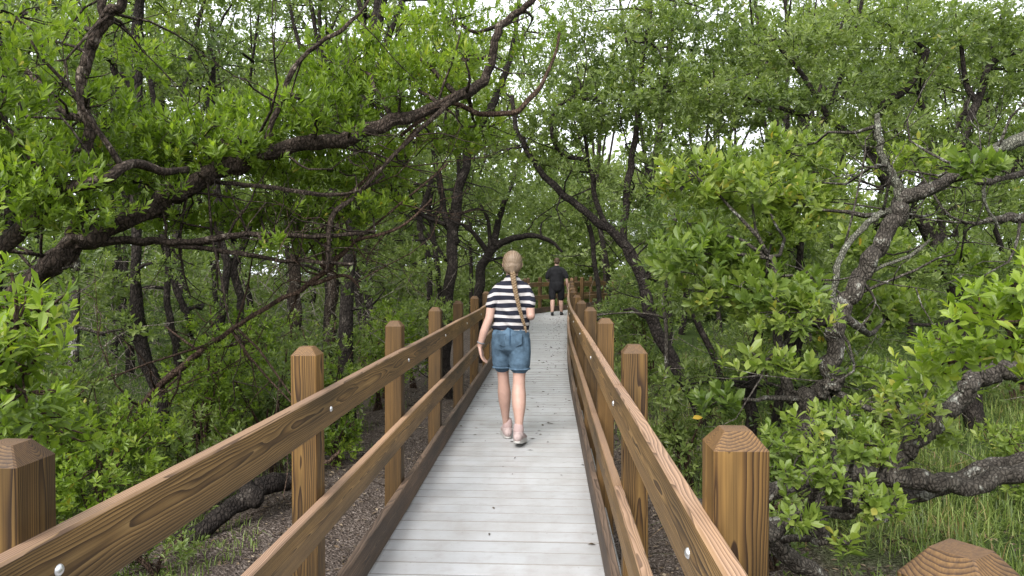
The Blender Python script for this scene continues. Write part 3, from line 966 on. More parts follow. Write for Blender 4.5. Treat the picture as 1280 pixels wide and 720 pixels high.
# ---- T2: dark double trunk behind the left railing
t2 = [[gp(-0.98, 11.0, 0.13)] + PL(11, (558, 430, 9), (561, 380, 9), (566, 320, 9), (568, 275, 9), (572, 240, 8), (585, 190, 7), (600, 155, 7), (622, 118, 6), (640, 60, 4), (650, 0, 3)),
      PL(11, (568, 300, 6), (555, 260, 5), (548, 220, 5), (540, 170, 4), (535, 120, 3)),
      PL(11, (575, 230, 4), (574, 180, 4), (570, 120, 3)),
      PL(11, (560, 330, 3), (530, 285, 3), (520, 265, 2)), PL(11, (557, 280, 4), (530, 270, 3), (490, 235, 3), (470, 215, 2))]
t2 = [[(x, y, z, r * .8) for x, y, z, r in lm] for lm in t2]
c2 = [PC(540, 150, 11, .9, .5, 110), PC(600, 210, 11.5, .8, .5, 110), PC(640, 150, 11.5, .9, .5, 120), PC(560, 60, 11.5, 1.0, .5, 120), PC(480, 200, 11, .8, .4, 90), PC(650, 60, 11.5, 1, .5, 110), PC(620, 270, 11.5, .6, .3, 60), PC(515, 330, 10.5, .5, .35, 60), PC(540, 395, 10, .5, .25, 50), PC(480, 300, 10.8, .7, .35, 70)]
tree('mangrove_tree', 'black forked mangrove trunk standing just left of the far left railing posts', 'tree', t2, c2, M_BARKFAR, M_LEAF_MID, 0.08, 9, 0.38, 1, (0.55, 0.22), sides=8, twigs=8, bare=45, base=(-0.98, 11, GZ))

# ---- T2b: arching dark tree behind the walker
t2b = [[gp(-0.6, 15.5, 0.15)] + PL(15, (597, 385, 8), (601, 345, 8), (610, 320, 7), (625, 304, 6), (650, 296, 5), (672, 296, 4), (690, 303, 3), (702, 315, 2)),
       PL(15, (612, 318, 5), (598, 300, 4), (585, 285, 3), (575, 280, 2)), PL(15, (618, 308, 6), (625, 270, 5), (633, 245, 4), (645, 215, 3), (650, 185, 3)), PL(15, (612, 315, 4), (610, 280, 3), (600, 255, 2))]
t2b = [[(x, y, z, r * .8) for x, y, z, r in lm] for lm in t2b]
c2b = [PC(640, 230, 15, 1, .5, 100), PC(600, 250, 15, .9, .5, 90), PC(690, 270, 15.5, .9, .45, 90), PC(650, 330, 16.5, .8, .35, 60), PC(610, 180, 15.5, 1, .5, 90), PC(700, 210, 15.5, 1, .5, 100)]
tree('mangrove_tree', 'black arching mangrove behind the striped shirt walker, its limb bowing right above her head', 'tree', t2b, c2b, M_BARKFAR, M_LEAF_MID, 0.09, 9, 0.4, 1, (0.55, 0.22), sides=8, twigs=8, base=(-0.6, 15.5, GZ))

# ---- T3: dark tree leaning left on the right of the path
t3 = [[gp(2.45, 8.6, 0.13)] + PL(8.6, (872, 505, 11), (845, 455, 10), (820, 410, 10), (806, 370, 10), (795, 330, 9), (775, 300, 8), (752, 282, 7), (725, 260, 6), (700, 240, 6), (678, 215, 5), (660, 188, 5), (645, 160, 4), (640, 120, 3)),
      PL(8.6, (800, 340, 6), (783, 315, 5), (781, 270, 6), (786, 220, 6), (792, 180, 5), (800, 120, 4), (806, 60, 3), (815, 0, 3)),
      PL(8.6, (808, 350, 5), (822, 320, 4), (838, 280, 5), (860, 255, 4), (885, 235, 4), (905, 215, 3)),
      PL(8.6, (765, 290, 4), (748, 260, 4), (742, 225, 4), (735, 200, 3), (728, 150, 3)),
      PL(8.6, (735, 200, 4), (700, 190, 3), (690, 160, 3), (700, 130, 3), (745, 122, 3)),
      PL(8.6, (845, 240, 3), (890, 215, 3), (960, 200, 2))]
t3 = [[(x, y, z, r * .78) for x, y, z, r in lm] for lm in t3]
c3 = [PC(700, 150, 8.6, .7, .4, 120), PC(760, 130, 8.6, .8, .4, 130), PC(820, 110, 8.6, .8, .4, 130), PC(720, 80, 8.8, .8, .4, 120), PC(790, 50, 8.8, .8, .4, 120), PC(860, 60, 8.8, .8, .4, 120), PC(850, 180, 8.6, .7, .35, 110),
      PC(900, 130, 8.8, .8, .4, 120), PC(730, 220, 8.6, .5, .25, 60), PC(820, 240, 8.6, .45, .25, 50), PC(860, 300, 9.4, .5, .25, 70), PC(770, 385, 9.6, .35, .15, 30), PC(740, 15, 8.8, .9, .35, 110), PC(880, 10, 8.8, .9, .35, 100), PC(900, 210, 8.6, .6, .3, 80),
      PC(670, 200, 8.8, .4, .2, 50), PC(960, 60, 9, .9, .4, 120), PC(835, 345, 9.5, .4, .2, 50)]
tree('mangrove_tree', 'dark mangrove leaning left over the boardwalk from behind the right railing', 'tree', t3, c3, M_BARKFAR, M_LEAF_MID, 0.078, 10, 0.38, 1, (0.5, 0.22), sides=9, twigs=8, bare=40, base=(2.45, 8.6, GZ), rough=0.06)

# ---- T4: lichen tree on the right
t4 = [[gp(2.15, 5.0, 0.09)] + PL(4.9, (1012, 560, 14), (1008, 515, 12), (1003, 497, 11), (1018, 492, 10), (1036, 487, 12), (1040, 460, 11), (1044, 420, 10), (1052, 385, 10), (1075, 348, 10), (1095, 318, 10), (1118, 275, 10), (1132, 250, 10), (1165, 235, 8), (1212, 216, 6), (1228, 228, 5), (1280, 216, 4), (1340, 205, 4)),
      PL(4.9, (1128, 252, 6), (1118, 225, 5), (1105, 200, 4), (1098, 170, 4), (1096, 142, 3)),
      PL(4.9, (1046, 420, 4), (1042, 375, 4), (1048, 330, 4), (1065, 298, 4), (1095, 270, 4), (1108, 263, 4), (1132, 272, 4)),
      PL(4.9, (1078, 343, 3), (1110, 330, 2), (1140, 318, 2), (1162, 300, 1.5)),
      PL(4.9, (1230, 228, 2.5), (1232, 255, 2), (1250, 285, 1.5)),
      PL(4.6, (1225, 205, 5), (1255, 182, 8), (1290, 168, 9), (1340, 140, 10)),
      PL(5.2, (1220, 280, 2), (1255, 273, 5), (1300, 272, 6)),
      PL(5.0, (1000, 500, 8), (985, 490, 7), (975, 430, 6), (970, 380, 5), (965, 320, 4))]
c4 = [PC(880, 245, 5.0, .3, .18, 60), PC(930, 220, 5.1, .35, .2, 80), PC(985, 215, 5.2, .35, .2, 80), PC(1030, 230, 5.2, .3, .2, 70), PC(900, 300, 4.9, .35, .18, 70), PC(960, 290, 5.0, .35, .2, 80), PC(1020, 290, 5.1, .3, .2, 70),
      PC(905, 350, 4.9, .22, .13, 28), PC(920, 355, 4.8, .35, .16, 60), PC(985, 350, 5.0, .3, .16, 60), PC(1010, 400, 5.0, .3, .15, 45), PC(930, 410, 4.8, .3, .14, 34),
      PC(960, 470, 4.6, .25, .1, 26), PC(1010, 170, 5.3, .4, .2, 80), PC(1070, 200, 5.4, .35, .2, 60), PC(1070, 260, 5.4, .3, .2, 50), PC(1150, 360, 5.4, .35, .2, 70), PC(1110, 410, 5.2, .3, .15, 40)]
c4 = [(c + rng.normal(0, .1, 3) + np.array([0, .75 if c[0] > 1.75 else 0, 0]), np.array(r) * (1.25, 1.3, .95), n) for c, r, n in c4]
c4 += [PC(1222, 200, 4.45, .16, .1, 16)]
c4 += [PC(860, 280, 5.4, .25, .12, 24), PC(1090, 300, 5.6, .35, .14, 34), PC(1140, 200, 5.8, .35, .16, 34), PC(1200, 330, 5.6, .35, .15, 34),
       PC(1060, 460, 5, .3, .12, 26), PC(900, 500, 4.6, .2, .1, 16), PC(1160, 480, 5.2, .35, .12, 26), PC(1000, 560, 4.6, .25, .1, 18)]
tree('lichen_mangrove', 'crooked mangrove on the right with pale lichen blotches on its bent trunk', 'tree', t4, c4, M_LICHEN, M_LEAF_OLIVE, 0.085, 9, 0.42, 2, (0.5, 0.22), sides=11, twigs=8, pale=(1, 2, 3, 4, 5), bare=25, single=300, dens=1.25, gap=.14, up=1.0, spread=(22, 72), base=(2.15, 5.0, GZ), rough=0.08)

# ---- T5: fallen trunk on the right
t5 = [PL(3.9, (860, 640, 12, 3.9), (960, 612, 11), (1030, 594, 11), (1110, 596, 12), (1150, 600, 12), (1210, 605, 11), (1290, 588, 12), (1380, 570, 12)),
      PL(3.9, (1118, 590, 12), (1145, 555, 12), (1172, 522, 12), (1208, 490, 11), (1232, 468, 12), (1262, 464, 12), (1310, 480, 11)),
      PL(4.1, (1095, 650, 10), (1140, 620, 11), (1190, 600, 11), (1240, 582, 10), (1300, 575, 10)),
      PL(3.6, (960, 665, 12), (985, 695, 11), (1030, 725, 10)), PL(3.7, (900, 620, 9), (950, 655, 9), (1010, 640, 8), (1060, 640, 6))]
c5 = [PC(1015, 540, 3.4, .16, .1, 14), PC(1075, 555, 3.5, .14, .09, 12), PC(990, 590, 3.3, .15, .1, 14), PC(1050, 600, 3.3, .13, .08, 11), PC(1075, 625, 3.2, .12, .09, 11), PC(1110, 560, 3.4, .08, .06, 5), PC(1000, 640, 3.2, .1, .07, 8), PC(1060, 680, 3.1, .08, .05, 5), PC(970, 550, 3.5, .15, .07, 10),
      PC(1120, 500, 3.9, .25, .12, 20), PC(1060, 520, 3.8, .2, .1, 14), PC(1180, 540, 3.9, .1, .08, 6), PC(1115, 630, 3.3, .09, .06, 5), PC(1145, 525, 3.8, .14, .1, 8)]
tree('fallen_mangrove', 'fallen dark mangrove trunk lying across the grass at the lower right', 'tree', t5, c5, M_LICHEN, M_LEAF_OLIVE, 0.062, 9, 0.42, 2, (0.62, 0.18), sides=12, twigs=5, single=300, dens=1.2, up=1.0, base=P(1110, 600, 3.9), rough=0.09)

# ---- T6: bright near foliage at the right edge
c6 = [PC(1230, 390, 3.0, .2, .14, 40), PC(1265, 430, 3.0, .2, .1, 34), PC(1200, 430, 3.2, .2, .1, 28), PC(1270, 350, 3.0, .2, .12, 34), PC(1160, 455, 3.4, .2, .08, 24), PC(1300, 400, 2.9, .25, .25, 50)]
tree('leafy_bush', 'bright yellow green bush at the right edge above the fallen trunk', 'bush',
     [[gp(2.6, 3.2, 0.025)] + PL(3.2, (1370, 560, 6), (1330, 470, 5), (1270, 420, 4), (1230, 380, 3)), PL(3.2, (1330, 470, 4), (1320, 380, 3), (1280, 330, 2))],
     c6, M_BARKRED, M_LEAF_BRIGHT, 0.07, 9, 0.42, 2, (0.72, 0.15), sides=6, twigs=6, single=300, gap=.12, dens=.62, up=1.0, base=(2.6, 3.2, GZ))

# ---- T7: large tree over the right side (upper right canopy)
t7 = [[gp(5.6, 8.6, 0.14)] + PL(8.5, (1230, 560, 12), (1215, 470, 11), (1200, 380, 10), (1170, 300, 9), (1120, 240, 8), (1090, 190, 7), (1100, 140, 6), (1140, 100, 5), (1160, 60, 4)),
      PL(8.5, (1130, 250, 5), (1190, 200, 5), (1220, 130, 5), (1240, 80, 4), (1290, 60, 3)), PL(8.5, (1220, 130, 4), (1205, 90, 3), (1200, 40, 2)), PL(8.5, (1090, 190, 5), (1040, 150, 4), (1000, 90, 3), (960, 40, 3)), PL(8.5, (1040, 150, 3), (990, 140, 3), (930, 120, 2))]
c7 = [PC(1000, 60, 8.5, .8, .35, 120), PC(1060, 110, 8.4, .8, .35, 130), PC(1130, 60, 8.5, .8, .4, 120), PC(1200, 40, 8.6, .8, .35, 110), PC(1260, 90, 8.6, .7, .35, 100), PC(1120, 160, 8.4, .7, .3, 110), PC(1200, 180, 8.5, .7, .3, 100), PC(1270, 170, 8.5, .6, .3, 90),
      PC(1020, 180, 8.5, .7, .3, 110), PC(950, 130, 8.6, .7, .3, 100), PC(1160, 260, 8.4, .7, .3, 90), PC(1230, 250, 8.4, .6, .3, 80), PC(1070, 20, 8.6, .8, .3, 100), PC(1180, 330, 8.2, .7, .3, 90), PC(1100, 330, 8.2, .6, .3, 80), PC(1250, 330, 8.2, .5, .2, 50), PC(1060, 390, 8.2, .6, .25, 70), PC(1280, 20, 8.6, .7, .3, 80), PC(1150, 420, 8.2, .5, .15, 30)]
tree('mangrove_tree', 'tall mangrove filling the upper right corner behind the lichen spotted tree', 'tree', t7, c7, M_BARKFAR, M_LEAF_MID, 0.082, 10, 0.38, 1, (0.55, 0.22), sides=8, twigs=8, base=(5.6, 8.6, GZ))

# ---- slim trunks on the left, one tree each
slim = [
    ([(205, 560, 6), (203, 500, 7), (185, 455, 8), (172, 400, 8), (168, 340, 6), (170, 240, 6), (173, 150, 6), (170, 60, 6), (172, 20, 6), (180, -30, 4)], 7.2, 'straight black trunk with a broken top rising at the upper left'),
    ([(240, 520, 6), (228, 470, 6), (218, 420, 5), (210, 380, 4), (205, 300, 4), (150, 200, 4), (146, 120, 4), (140, 60, 3)], 7.8, 'thin black bent trunk right of the straight black trunk on the left'),
    ([(243, 510, 5), (240, 430, 4), (232, 390, 4), (218, 350, 4), (208, 320, 3), (195, 270, 3)], 8.2, 'very thin black stem in the left thicket'),
    ([(262, 480, 5), (268, 440, 5), (275, 400, 5), (283, 340, 5), (275, 290, 6), (270, 230, 7), (265, 140, 5), (262, 60, 4)], 8.0, 'dark trunk standing under the middle of the leaning tree, left thicket'),
    ([(303, 420, 5), (300, 370, 5), (293, 330, 5), (308, 300, 4), (320, 240, 4)], 9.0, 'short dark curved trunk in the left thicket'),
    ([(372, 430, 6), (368, 380, 7), (368, 330, 7), (375, 250, 6), (390, 180, 5), (395, 120, 4)], 10.0, 'grey brown upright trunk left of the left railing, half way to the walker'),
    ([(410, 470, 6), (412, 400, 7), (415, 350, 7), (420, 300, 6), (440, 220, 5)], 11.0, 'upright grey trunk behind the dead reddish branch'),
    ([(90, 560, 5), (84, 520, 6), (90, 450, 6), (95, 380, 5), (97, 320, 4)], 6.8, 'pale grey slender trunk in the gap at the far left'),
    ([(460, 420, 4), (462, 350, 4), (455, 250, 4), (460, 160, 3)], 13.0, 'slender dark trunk left of the black forked trunk'),
    ([(535, 390, 4), (537, 330, 4), (525, 280, 4), (540, 220, 3)], 13.5, 'slender leaning trunk beside the black forked trunk'),
    ([(1010, 560, 7), (1003, 500, 7), (995, 450, 6), (1000, 400, 5), (1000, 300, 4)], 6.2, 'dark stem rising behind the foot of the lichen spotted tree'),
    ([(940, 540, 8), (938, 500, 8), (942, 460, 7), (950, 400, 5), (945, 330, 4)], 6.8, 'dark stubby trunk between the right railing and the lichen spotted tree'),
    ([(985, 435, 6), (990, 408, 6), (1030, 404, 6), (1062, 408, 5), (1110, 400, 4)], 6.0, 'black horizontal limb behind the lichen spotted tree'),
    ([(905, 540, 4), (900, 470, 4), (880, 420, 4), (860, 370, 4), (850, 300, 3)], 9.5, 'thin leaning trunk right of the dark tree behind the right railing'),
    ([(832, 420, 2.5), (830, 380, 2.5), (838, 330, 2.5), (845, 260, 2.5)], 7.0, 'thin pale lichen covered stem beside the dark leaning tree'),
    ([(750, 400, 3), (745, 340, 3), (738, 290, 3), (720, 250, 3)], 16.0, 'thin dark trunk right of the man in black'),
]
for i, (pp, d, lab) in enumerate(slim):
    pts = PL(d, *pp)
    if 'horizontal' in lab:
        pts = PL(d, (965, 560, 6), (975, 480, 6)) + pts
    b0 = pts[0]
    pts = [(b0[0], b0[1], GZ - 0.1, b0[3] * 1.3)] + pts
    top = np.array(pts[-1][:3])
    cls = [(top + np.array([rng.normal(0, .5), rng.normal(0, .5), rng.normal(0, .25)]), (.55, .55, .3), 55) for _ in range(3)]
    cls += [(np.array(pts[len(pts) // 2][:3]) + np.array([rng.normal(0, .5), rng.normal(0, .4), rng.normal(.2, .25)]), (.4, .4, .2), 30)]
    bark = M_LICHEN if 'pale' in lab else (M_BARK if 'grey' in lab else M_BARKFAR)
    tree('slim_mangrove', lab, 'tree', [pts], cls, bark, M_LEAF_MID, 0.072, 9, 0.38, 1, (0.45, 0.22), sides=7, twigs=5, base=(b0[0], b0[1], GZ), group=None, rough=0.08)

# ---- shrubs under the trees, left and right
shr = [
    # x, y, height, radius, shoots, leaf length, material, label
    (-3.1, 4.0, 0.75, .45, 120, .06, M_LEAF_BRIGHT, 'bright low shrub just behind the nearest left post'),
    (-2.9, 5.0, 0.95, .5, 150, .06, M_LEAF_BRIGHT, 'rounded bright shrub under the leaning tree, left of the log'),
    (-3.7, 5.6, 1.2, .55, 150, .06, M_LEAF_MID, 'mid green shrub at the foot of the dead reddish branch'),
    (-2.3, 6.8, 1.15, .6, 190, .058, M_LEAF_MID, 'dense mid green shrub behind the dark log'),
    (-2.9, 7.3, 1.5, .6, 170, .062, M_LEAF_BRIGHT, 'taller fresh green shrub behind the dark log'),
    (-2.2, 8.6, 1.3, .6, 170, .062, M_LEAF_MID, 'leafy shrub beside the second left railing span'),
    (-1.9, 9.9, 1.5, .6, 160, .065, M_LEAF_BRIGHT, 'fresh green shrub left of the black forked trunk'),
    (-1.7, 12.0, 1.4, .6, 140, .07, M_LEAF_BRIGHT, 'bright shrub behind the left posts near the walker'),
    (-3.6, 9.5, 1.5, .8, 180, .065, M_LEAF_MID, 'broad shrub deep in the left thicket'),
    (-4.6, 6.6, .9, .7, 150, .062, M_LEAF_MID, 'low dark shrub in the far left gap'),
    (-4.3, 4.6, .7, .5, 120, .06, M_LEAF_BRIGHT, 'low bright shrub below the leaning trunk at the left edge'),
    (-5.6, 8.4, 1.0, .9, 170, .07, M_LEAF_MID, 'wide low shrub at the back of the far left gap'),
    (-2.15, 4.3, .35, .3, 50, .045, M_LEAF_MID, 'lowest small shrub on the mud in front of the log'),
    (-1.75, 7.0, .45, .3, 60, .05, M_LEAF_BRIGHT, 'low shrub beyond the log beside the second left span'),
    (-2.45, 5.7, .75, .4, 90, .055, M_LEAF_MID, 'small shrub at the near edge of the mud, behind the first left span'),
    (-2.0, 7.7, .9, .42, 100, .058, M_LEAF_BRIGHT, 'small fresh shrub at the far end of the mud strip'),
    (-3.4, 4.8, .95, .45, 110, .06, M_LEAF_BRIGHT, 'bright shrub between the leaning stem and the dead reddish branch'),
    (-2.75, 6.3, 1.35, .5, 130, .06, M_LEAF_BRIGHT, 'upright bright shrub crossing the foot of the dead reddish branch'),
    (-4.1, 6.4, 1.1, .6, 130, .06, M_LEAF_MID, 'rounded shrub left of the straight black trunk'),
    (-3.3, 8.2, 1.4, .7, 150, .062, M_LEAF_MID, 'dense shrub between the dark stems of the left thicket'),
    (-1.95, 10.9, 1.2, .45, 100, .065, M_LEAF_MID, 'leafy shrub just behind the fourth left railing post'),
    (1.55, 9.2, 1.1, .4, 90, .065, M_LEAF_MID, 'narrow shrub pressed against the right railing half way along'),
    (1.9, 5.2, .7, .4, 80, .06, M_LEAF_MID, 'low shrub in front of the foot of the dark leaning tree'),
    (3.0, 7.0, .75, .45, 80, .065, M_LEAF_OLIVE, 'olive shrub between the dark leaning tree and the clearing'),
    (4.2, 5.6, .7, .4, 70, .06, M_LEAF_OLIVE, 'small olive shrub right behind the rising limb of the fallen trunk'),
    (1.5, 6.3, .8, .32, 80, .065, M_LEAF_MID, 'leafy shrub behind the third right railing post'),
    (3.1, 8.5, 1.2, .5, 120, .07, M_LEAF_MID, 'shrub just right of the foot of the dark leaning tree'),
    (1.6, 4.6, .6, .35, 60, .06, M_LEAF_MID, 'low dark shrub under the right railing'),
    (2.3, 5.4, .7, .4, 70, .06, M_LEAF_OLIVE, 'small olive shrub at the foot of the lichen spotted tree'),
    (3.4, 6.8, .8, .5, 80, .065, M_LEAF_OLIVE, 'low olive shrub in the long grass on the right'),
    (3.1, 9.8, 1.6, .8, 180, .075, M_LEAF_MID, 'broad shrub behind the dark leaning tree'),
    (2.3, 12.0, 1.7, .7, 170, .08, M_LEAF_MID, 'tall shrub beside the far right railing'),
    (2.6, 15.5, 2.0, .9, 200, .085, M_LEAF_MID, 'tall shrub right of the man in black'),
    (5.6, 6.6, 1.3, .7, 130, .07, M_LEAF_OLIVE, 'olive shrub at the right edge behind the fallen trunk'),
    (7.0, 10.0, 1.6, 1.0, 200, .085, M_LEAF_MID, 'broad shrub at the back of the grass clearing'),
    (5.0, 11.5, 1.8, 1.0, 200, .085, M_LEAF_MID, 'tall shrub closing the grass clearing'),
]
for x, y, h, r, n, L_, mt, lab in shr:
    limbs = []; cl_ = []
    for k in range(5):
        a = rng.uniform(0, 6.28); rr_ = r * rng.uniform(.4, .8)
        tip = (x + rr_ * math.cos(a), y + rr_ * math.sin(a), GZ + h * rng.uniform(.7, 1.05), .005)
        midp = (x + rr_ * .3 * math.cos(a + .4), y + rr_ * .3 * math.sin(a + .4), GZ + h * .45, .011)
        limbs.append([(x + .03 * k, y, GZ - .05, .018), midp, tip])
        cl_.append((np.array(tip[:3]) - np.array([0, 0, h * .15]), (r * .55, r * .55, h * .3), n // 6))
    cl_.append((np.array([x, y, GZ + h * .42]), (r, r, h * .38), n // 3))
    tree('shrub', lab, 'shrub', limbs, cl_, M_BARKRED, mt, L_, 9, .4, 1 if y > 4.8 else 2, (0.5, .22), sides=5, twigs=6, dens=2.3, base=(x, y, GZ))


# ---- trees of the wood behind, each its own
def wood_tree(x, y, h, lean, dense, L_, mt, label, rad=.085, spread=1.5, low=0.0):
    base = np.array([x, y, GZ])
    z1 = h * rng.uniform(.32, .5)
    a = rng.uniform(0, 6.28)
    l = np.array([math.cos(a), math.sin(a), 0]) * lean
    p1 = base + np.array([0, 0, z1 * .5]) + l * .35 + rng.normal(0, .12, 3) * [1, 1, 0]
    p2 = base + np.array([0, 0, z1]) + l
    limbs = [[(*(base - [0, 0, .1]), rad * 1.25), (*p1, rad), (*p2, rad * .85)]]
    cls = []
    nl = int(rng.integers(3, 5))
    for k in range(nl):
        b = a + k * 6.28 / nl + rng.normal(0, .4)
        out = spread * rng.uniform(.5, 1.1)
        e = base + l + np.array([math.cos(b) * out, math.sin(b) * out, h * rng.uniform(.7, 1.0)])
        m_ = p2 + (e - p2) * .5 + rng.normal(0, .25, 3)
        st = p1 + (p2 - p1) * rng.uniform(.5, 1)
        limbs.append([(*st, rad * .65), (*m_, rad * .42), (*e, .012)])
        limbs.append([(*m_, rad * .3), (*(m_ + rng.normal(0, .7, 3) * [1, 1, .4] + [0, 0, .4]), .01)])
        cls.append((e, (.95 * spread / 1.5, .95 * spread / 1.5, .5), int(dense)))
        cls.append((limbs[-1][1][:3], (.8, .8, .42), int(dense * .8)))
        cls.append((m_ + rng.normal(0, .4, 3), (.75, .75, .38), int(dense * .7)))
    for k in range(9):
        z0_ = rng.uniform(.25, 1)
        st = p1 + (p2 - p1) * z0_ if rng.random() < .5 else np.array(limbs[1 + 2 * int(rng.integers(0, nl))][1][:3])
        d_ = nrm(rng.normal(size=3) * [1, 1, .55] + [0, 0, .45]); ln_ = rng.uniform(.7, 1.8)
        m1 = st + d_ * ln_ * .5 + rng.normal(0, .14, 3); m2 = st + d_ * ln_ + rng.normal(0, .2, 3)
        limbs.append([(*st, .024), (*m1, .015), (*m2, .006)])
    if low:
        for k in range(int(low)):
            b = rng.uniform(0, 6.28); o_ = rng.uniform(.3, 1.2)
            cls.append((base + np.array([math.cos(b) * o_, math.sin(b) * o_, rng.uniform(.5, z1 + .6)]), (.7, .7, .4), int(dense * .6)))
    tree('mangrove_tree', label, 'tree', limbs, cls, M_BARKFAR, mt, L_, 8, .42, 1, (0.5, .22), sides=6, twigs=4, dens=1.0, base=tuple(base), group='mangroves of the wood behind', rough=.06, gap=.05)


spots = []
for gy, ny in ((9.5, 6), (12.5, 7), (15.5, 9), (18.5, 11), (22, 13), (26, 14)):
    half_w = gy * .78 + 1.0
    for k in range(ny):
        x = -half_w + 2 * half_w * (k + .5 + rng.uniform(-.35, .35)) / ny
        y = gy + rng.uniform(-1.2, 1.2)
        if float(path_dist(x, y)[0]) < 1.5 and y < 25: continue
        if x > 2.5 and y < 11: continue
        spots.append((x, y))
ORD = 'first second third fourth fifth sixth seventh eighth ninth tenth eleventh twelfth thirteenth fourteenth'.split()
rowi = 0; px_ = 1e9; kk = 0
for i, (x, y) in enumerate(spots):
    if x < px_ - 4: rowi += 1; kk = 0
    px_ = x; kk += 1
    lab_ = f'dark stemmed mangrove of the wood behind, {ORD[kk - 1]} from the left in its {ORD[rowi - 1]} row'
    L_ = .085 if y < 14 else (.105 if y < 20 else .13)
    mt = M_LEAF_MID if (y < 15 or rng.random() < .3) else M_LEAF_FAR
    wood_tree(x, y, (6.1 if y < 14 else 5.6) + y * .24 + rng.uniform(-.6, .8), rng.uniform(.2, .9), 74 if y < 14 else 80, L_, mt,
              lab_, rad=rng.uniform(.05, .09), low=6 if y > 14 else 3, spread=1.5 if y < 17 else 2.0)

# ---- far wood that reads as one mass
lv = Leaves()
cc = []
for k in range(300):
    y = rng.uniform(26.5, 33); x = rng.uniform(-.78, .82) * y; z = 11 * rng.random() ** 1.5
    cc.append(((x, y, z), (1.8, 1.4, 1.0), 85, .19))
for k in range(260):
    y = rng.uniform(37, 42); x = rng.uniform(-.85, .9) * y; z = 9.0 * rng.random() ** 1.5
    cc.append(((x, y, z), (2.5, 1.6, 1.6), 48, .44))
for k in range(120):
    y = rng.uniform(27, 31); x = rng.uniform(-7, 11); z = rng.uniform(0, 5)
    cc.append(((x, y, z), (1.6, 1.2, 1.0), 110, .15))
for k in range(150):
    y = rng.uniform(4, 27); sgn = -1 if rng.random() < .5 else 1
    x = sgn * (y * .8 + rng.uniform(3.0, 8)); z = rng.uniform(0, 7)
    cc.append(((x, y, z), (1.5, 1.5, .9), 36, .2))
for c, r, n, LL_ in cc:
    p, ax = clump_sprigs(np.array(c), r, n, .7, .0)
    V, F, S, T = sprig_leaves(p, ax, LL_, 7, .45, 1, (.5, .22)); V, F, S, T = thin(V, T); lv.add(V, F, S, T); TOTAL[0] += len(S)
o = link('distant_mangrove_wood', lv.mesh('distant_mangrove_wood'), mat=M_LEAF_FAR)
tag(o, 'distant mass of mangrove foliage closing the view behind all the trees', 'wood', kind='stuff')

# ---- tangle of grey dead twigs
g = Geo()
def tangle(n, cx_, cy_, cz_, rx, ry, rz, ln=(.3, 1.0)):
    for _ in range(n):
        a = np.array([cx_, cy_, cz_]) + rng.uniform(-1, 1, 3) * [rx, ry, rz]
        a[2] = max(a[2], GZ)
        d = nrm(rng.normal(size=3) * [1, 1, .8] + [0, 0, .35]) * rng.uniform(*ln)
        if path_dist(a[0] + d[0], a[1] + d[1])[0] < 1.0 or path_dist(a[0], a[1])[0] < 1.0: continue
        rr_ = rng.uniform(.0025, .007)
        tube(g, curved(a, a + d, .12, 5), np.linspace(rr_, rr_ * .3, 5), 3)
tangle(420, -2.6, 10.5, .6, 1.5, 1.6, .9)
tangle(420, -5.2, 7.6, .4, 1.5, 1.8, 1.0)
tangle(160, -6.4, 11, .6, 2.0, 2.0, 1.3)
tangle(130, 3.5, 8.0, .3, 1.6, 2.0, .6, (.2, .6))
tangle(200, 0.0, 16, 1.4, 6, 4, 1.8, (.4, 1.2))
o = link('dead_twig_tangle', g.mesh('dead_twig_tangle'), mat=M_DEADTWIG)
tag(o, 'tangled grey dead twigs between the trunks of the left thicket', 'twigs', kind='stuff')

g = Geo()
for _ in range(900):
    x = rng.uniform(-4.5, 4.5); y = rng.uniform(2, 13)
    if path_dist(x, y)[0] < .75: continue
    a_ = rng.uniform(0, 6.28); ln_ = rng.uniform(.06, .4); z = float(ground_z(x, y)) + .012
    e_ = np.array([x + ln_ * math.cos(a_), y + ln_ * math.sin(a_), z + rng.uniform(0, .03)])
    tube(g, curved((x, y, z), e_, .1, 4), np.linspace(1, .4, 4) * rng.uniform(.002, .007), 4)
o = link('fallen_twigs', g.mesh('fallen_twigs'), mat=M_BARK)
tag(o, 'short broken twigs and roots strewn on the mud beside the boardwalk', 'twigs', kind='stuff')

# ---- dark log lying on the mud at the left
tree('fallen_log', 'blackish fallen log lying on the mud behind the nearest left railing', 'log',
     [[(*P(150, 712, 4.7), .05), (*P(200, 690, 4.9), .05), (*P(262, 655, 5.1), .055), (*P(305, 622, 5.45), .062), (*P(345, 600, 5.8), .07), (*P(380, 596, 6.1), .05)],
      [(*P(320, 625, 5.4), .06), (*P(300, 600, 5.6), .05), (*P(295, 585, 5.7), .03)]], [], M_BARKFAR, M_LEAF_MID, sides=12, rough=.12)
tree('curved_stick', 'short bare brown stick poking out right of the second left post', 'stick',
     [[(*P(405, 580, 5.8), .016), (*P(415, 574, 5.8), .016), (*P(425, 563, 5.8), .012)]], [], M_BARKRED, M_LEAF_MID, sides=6, rough=.05)


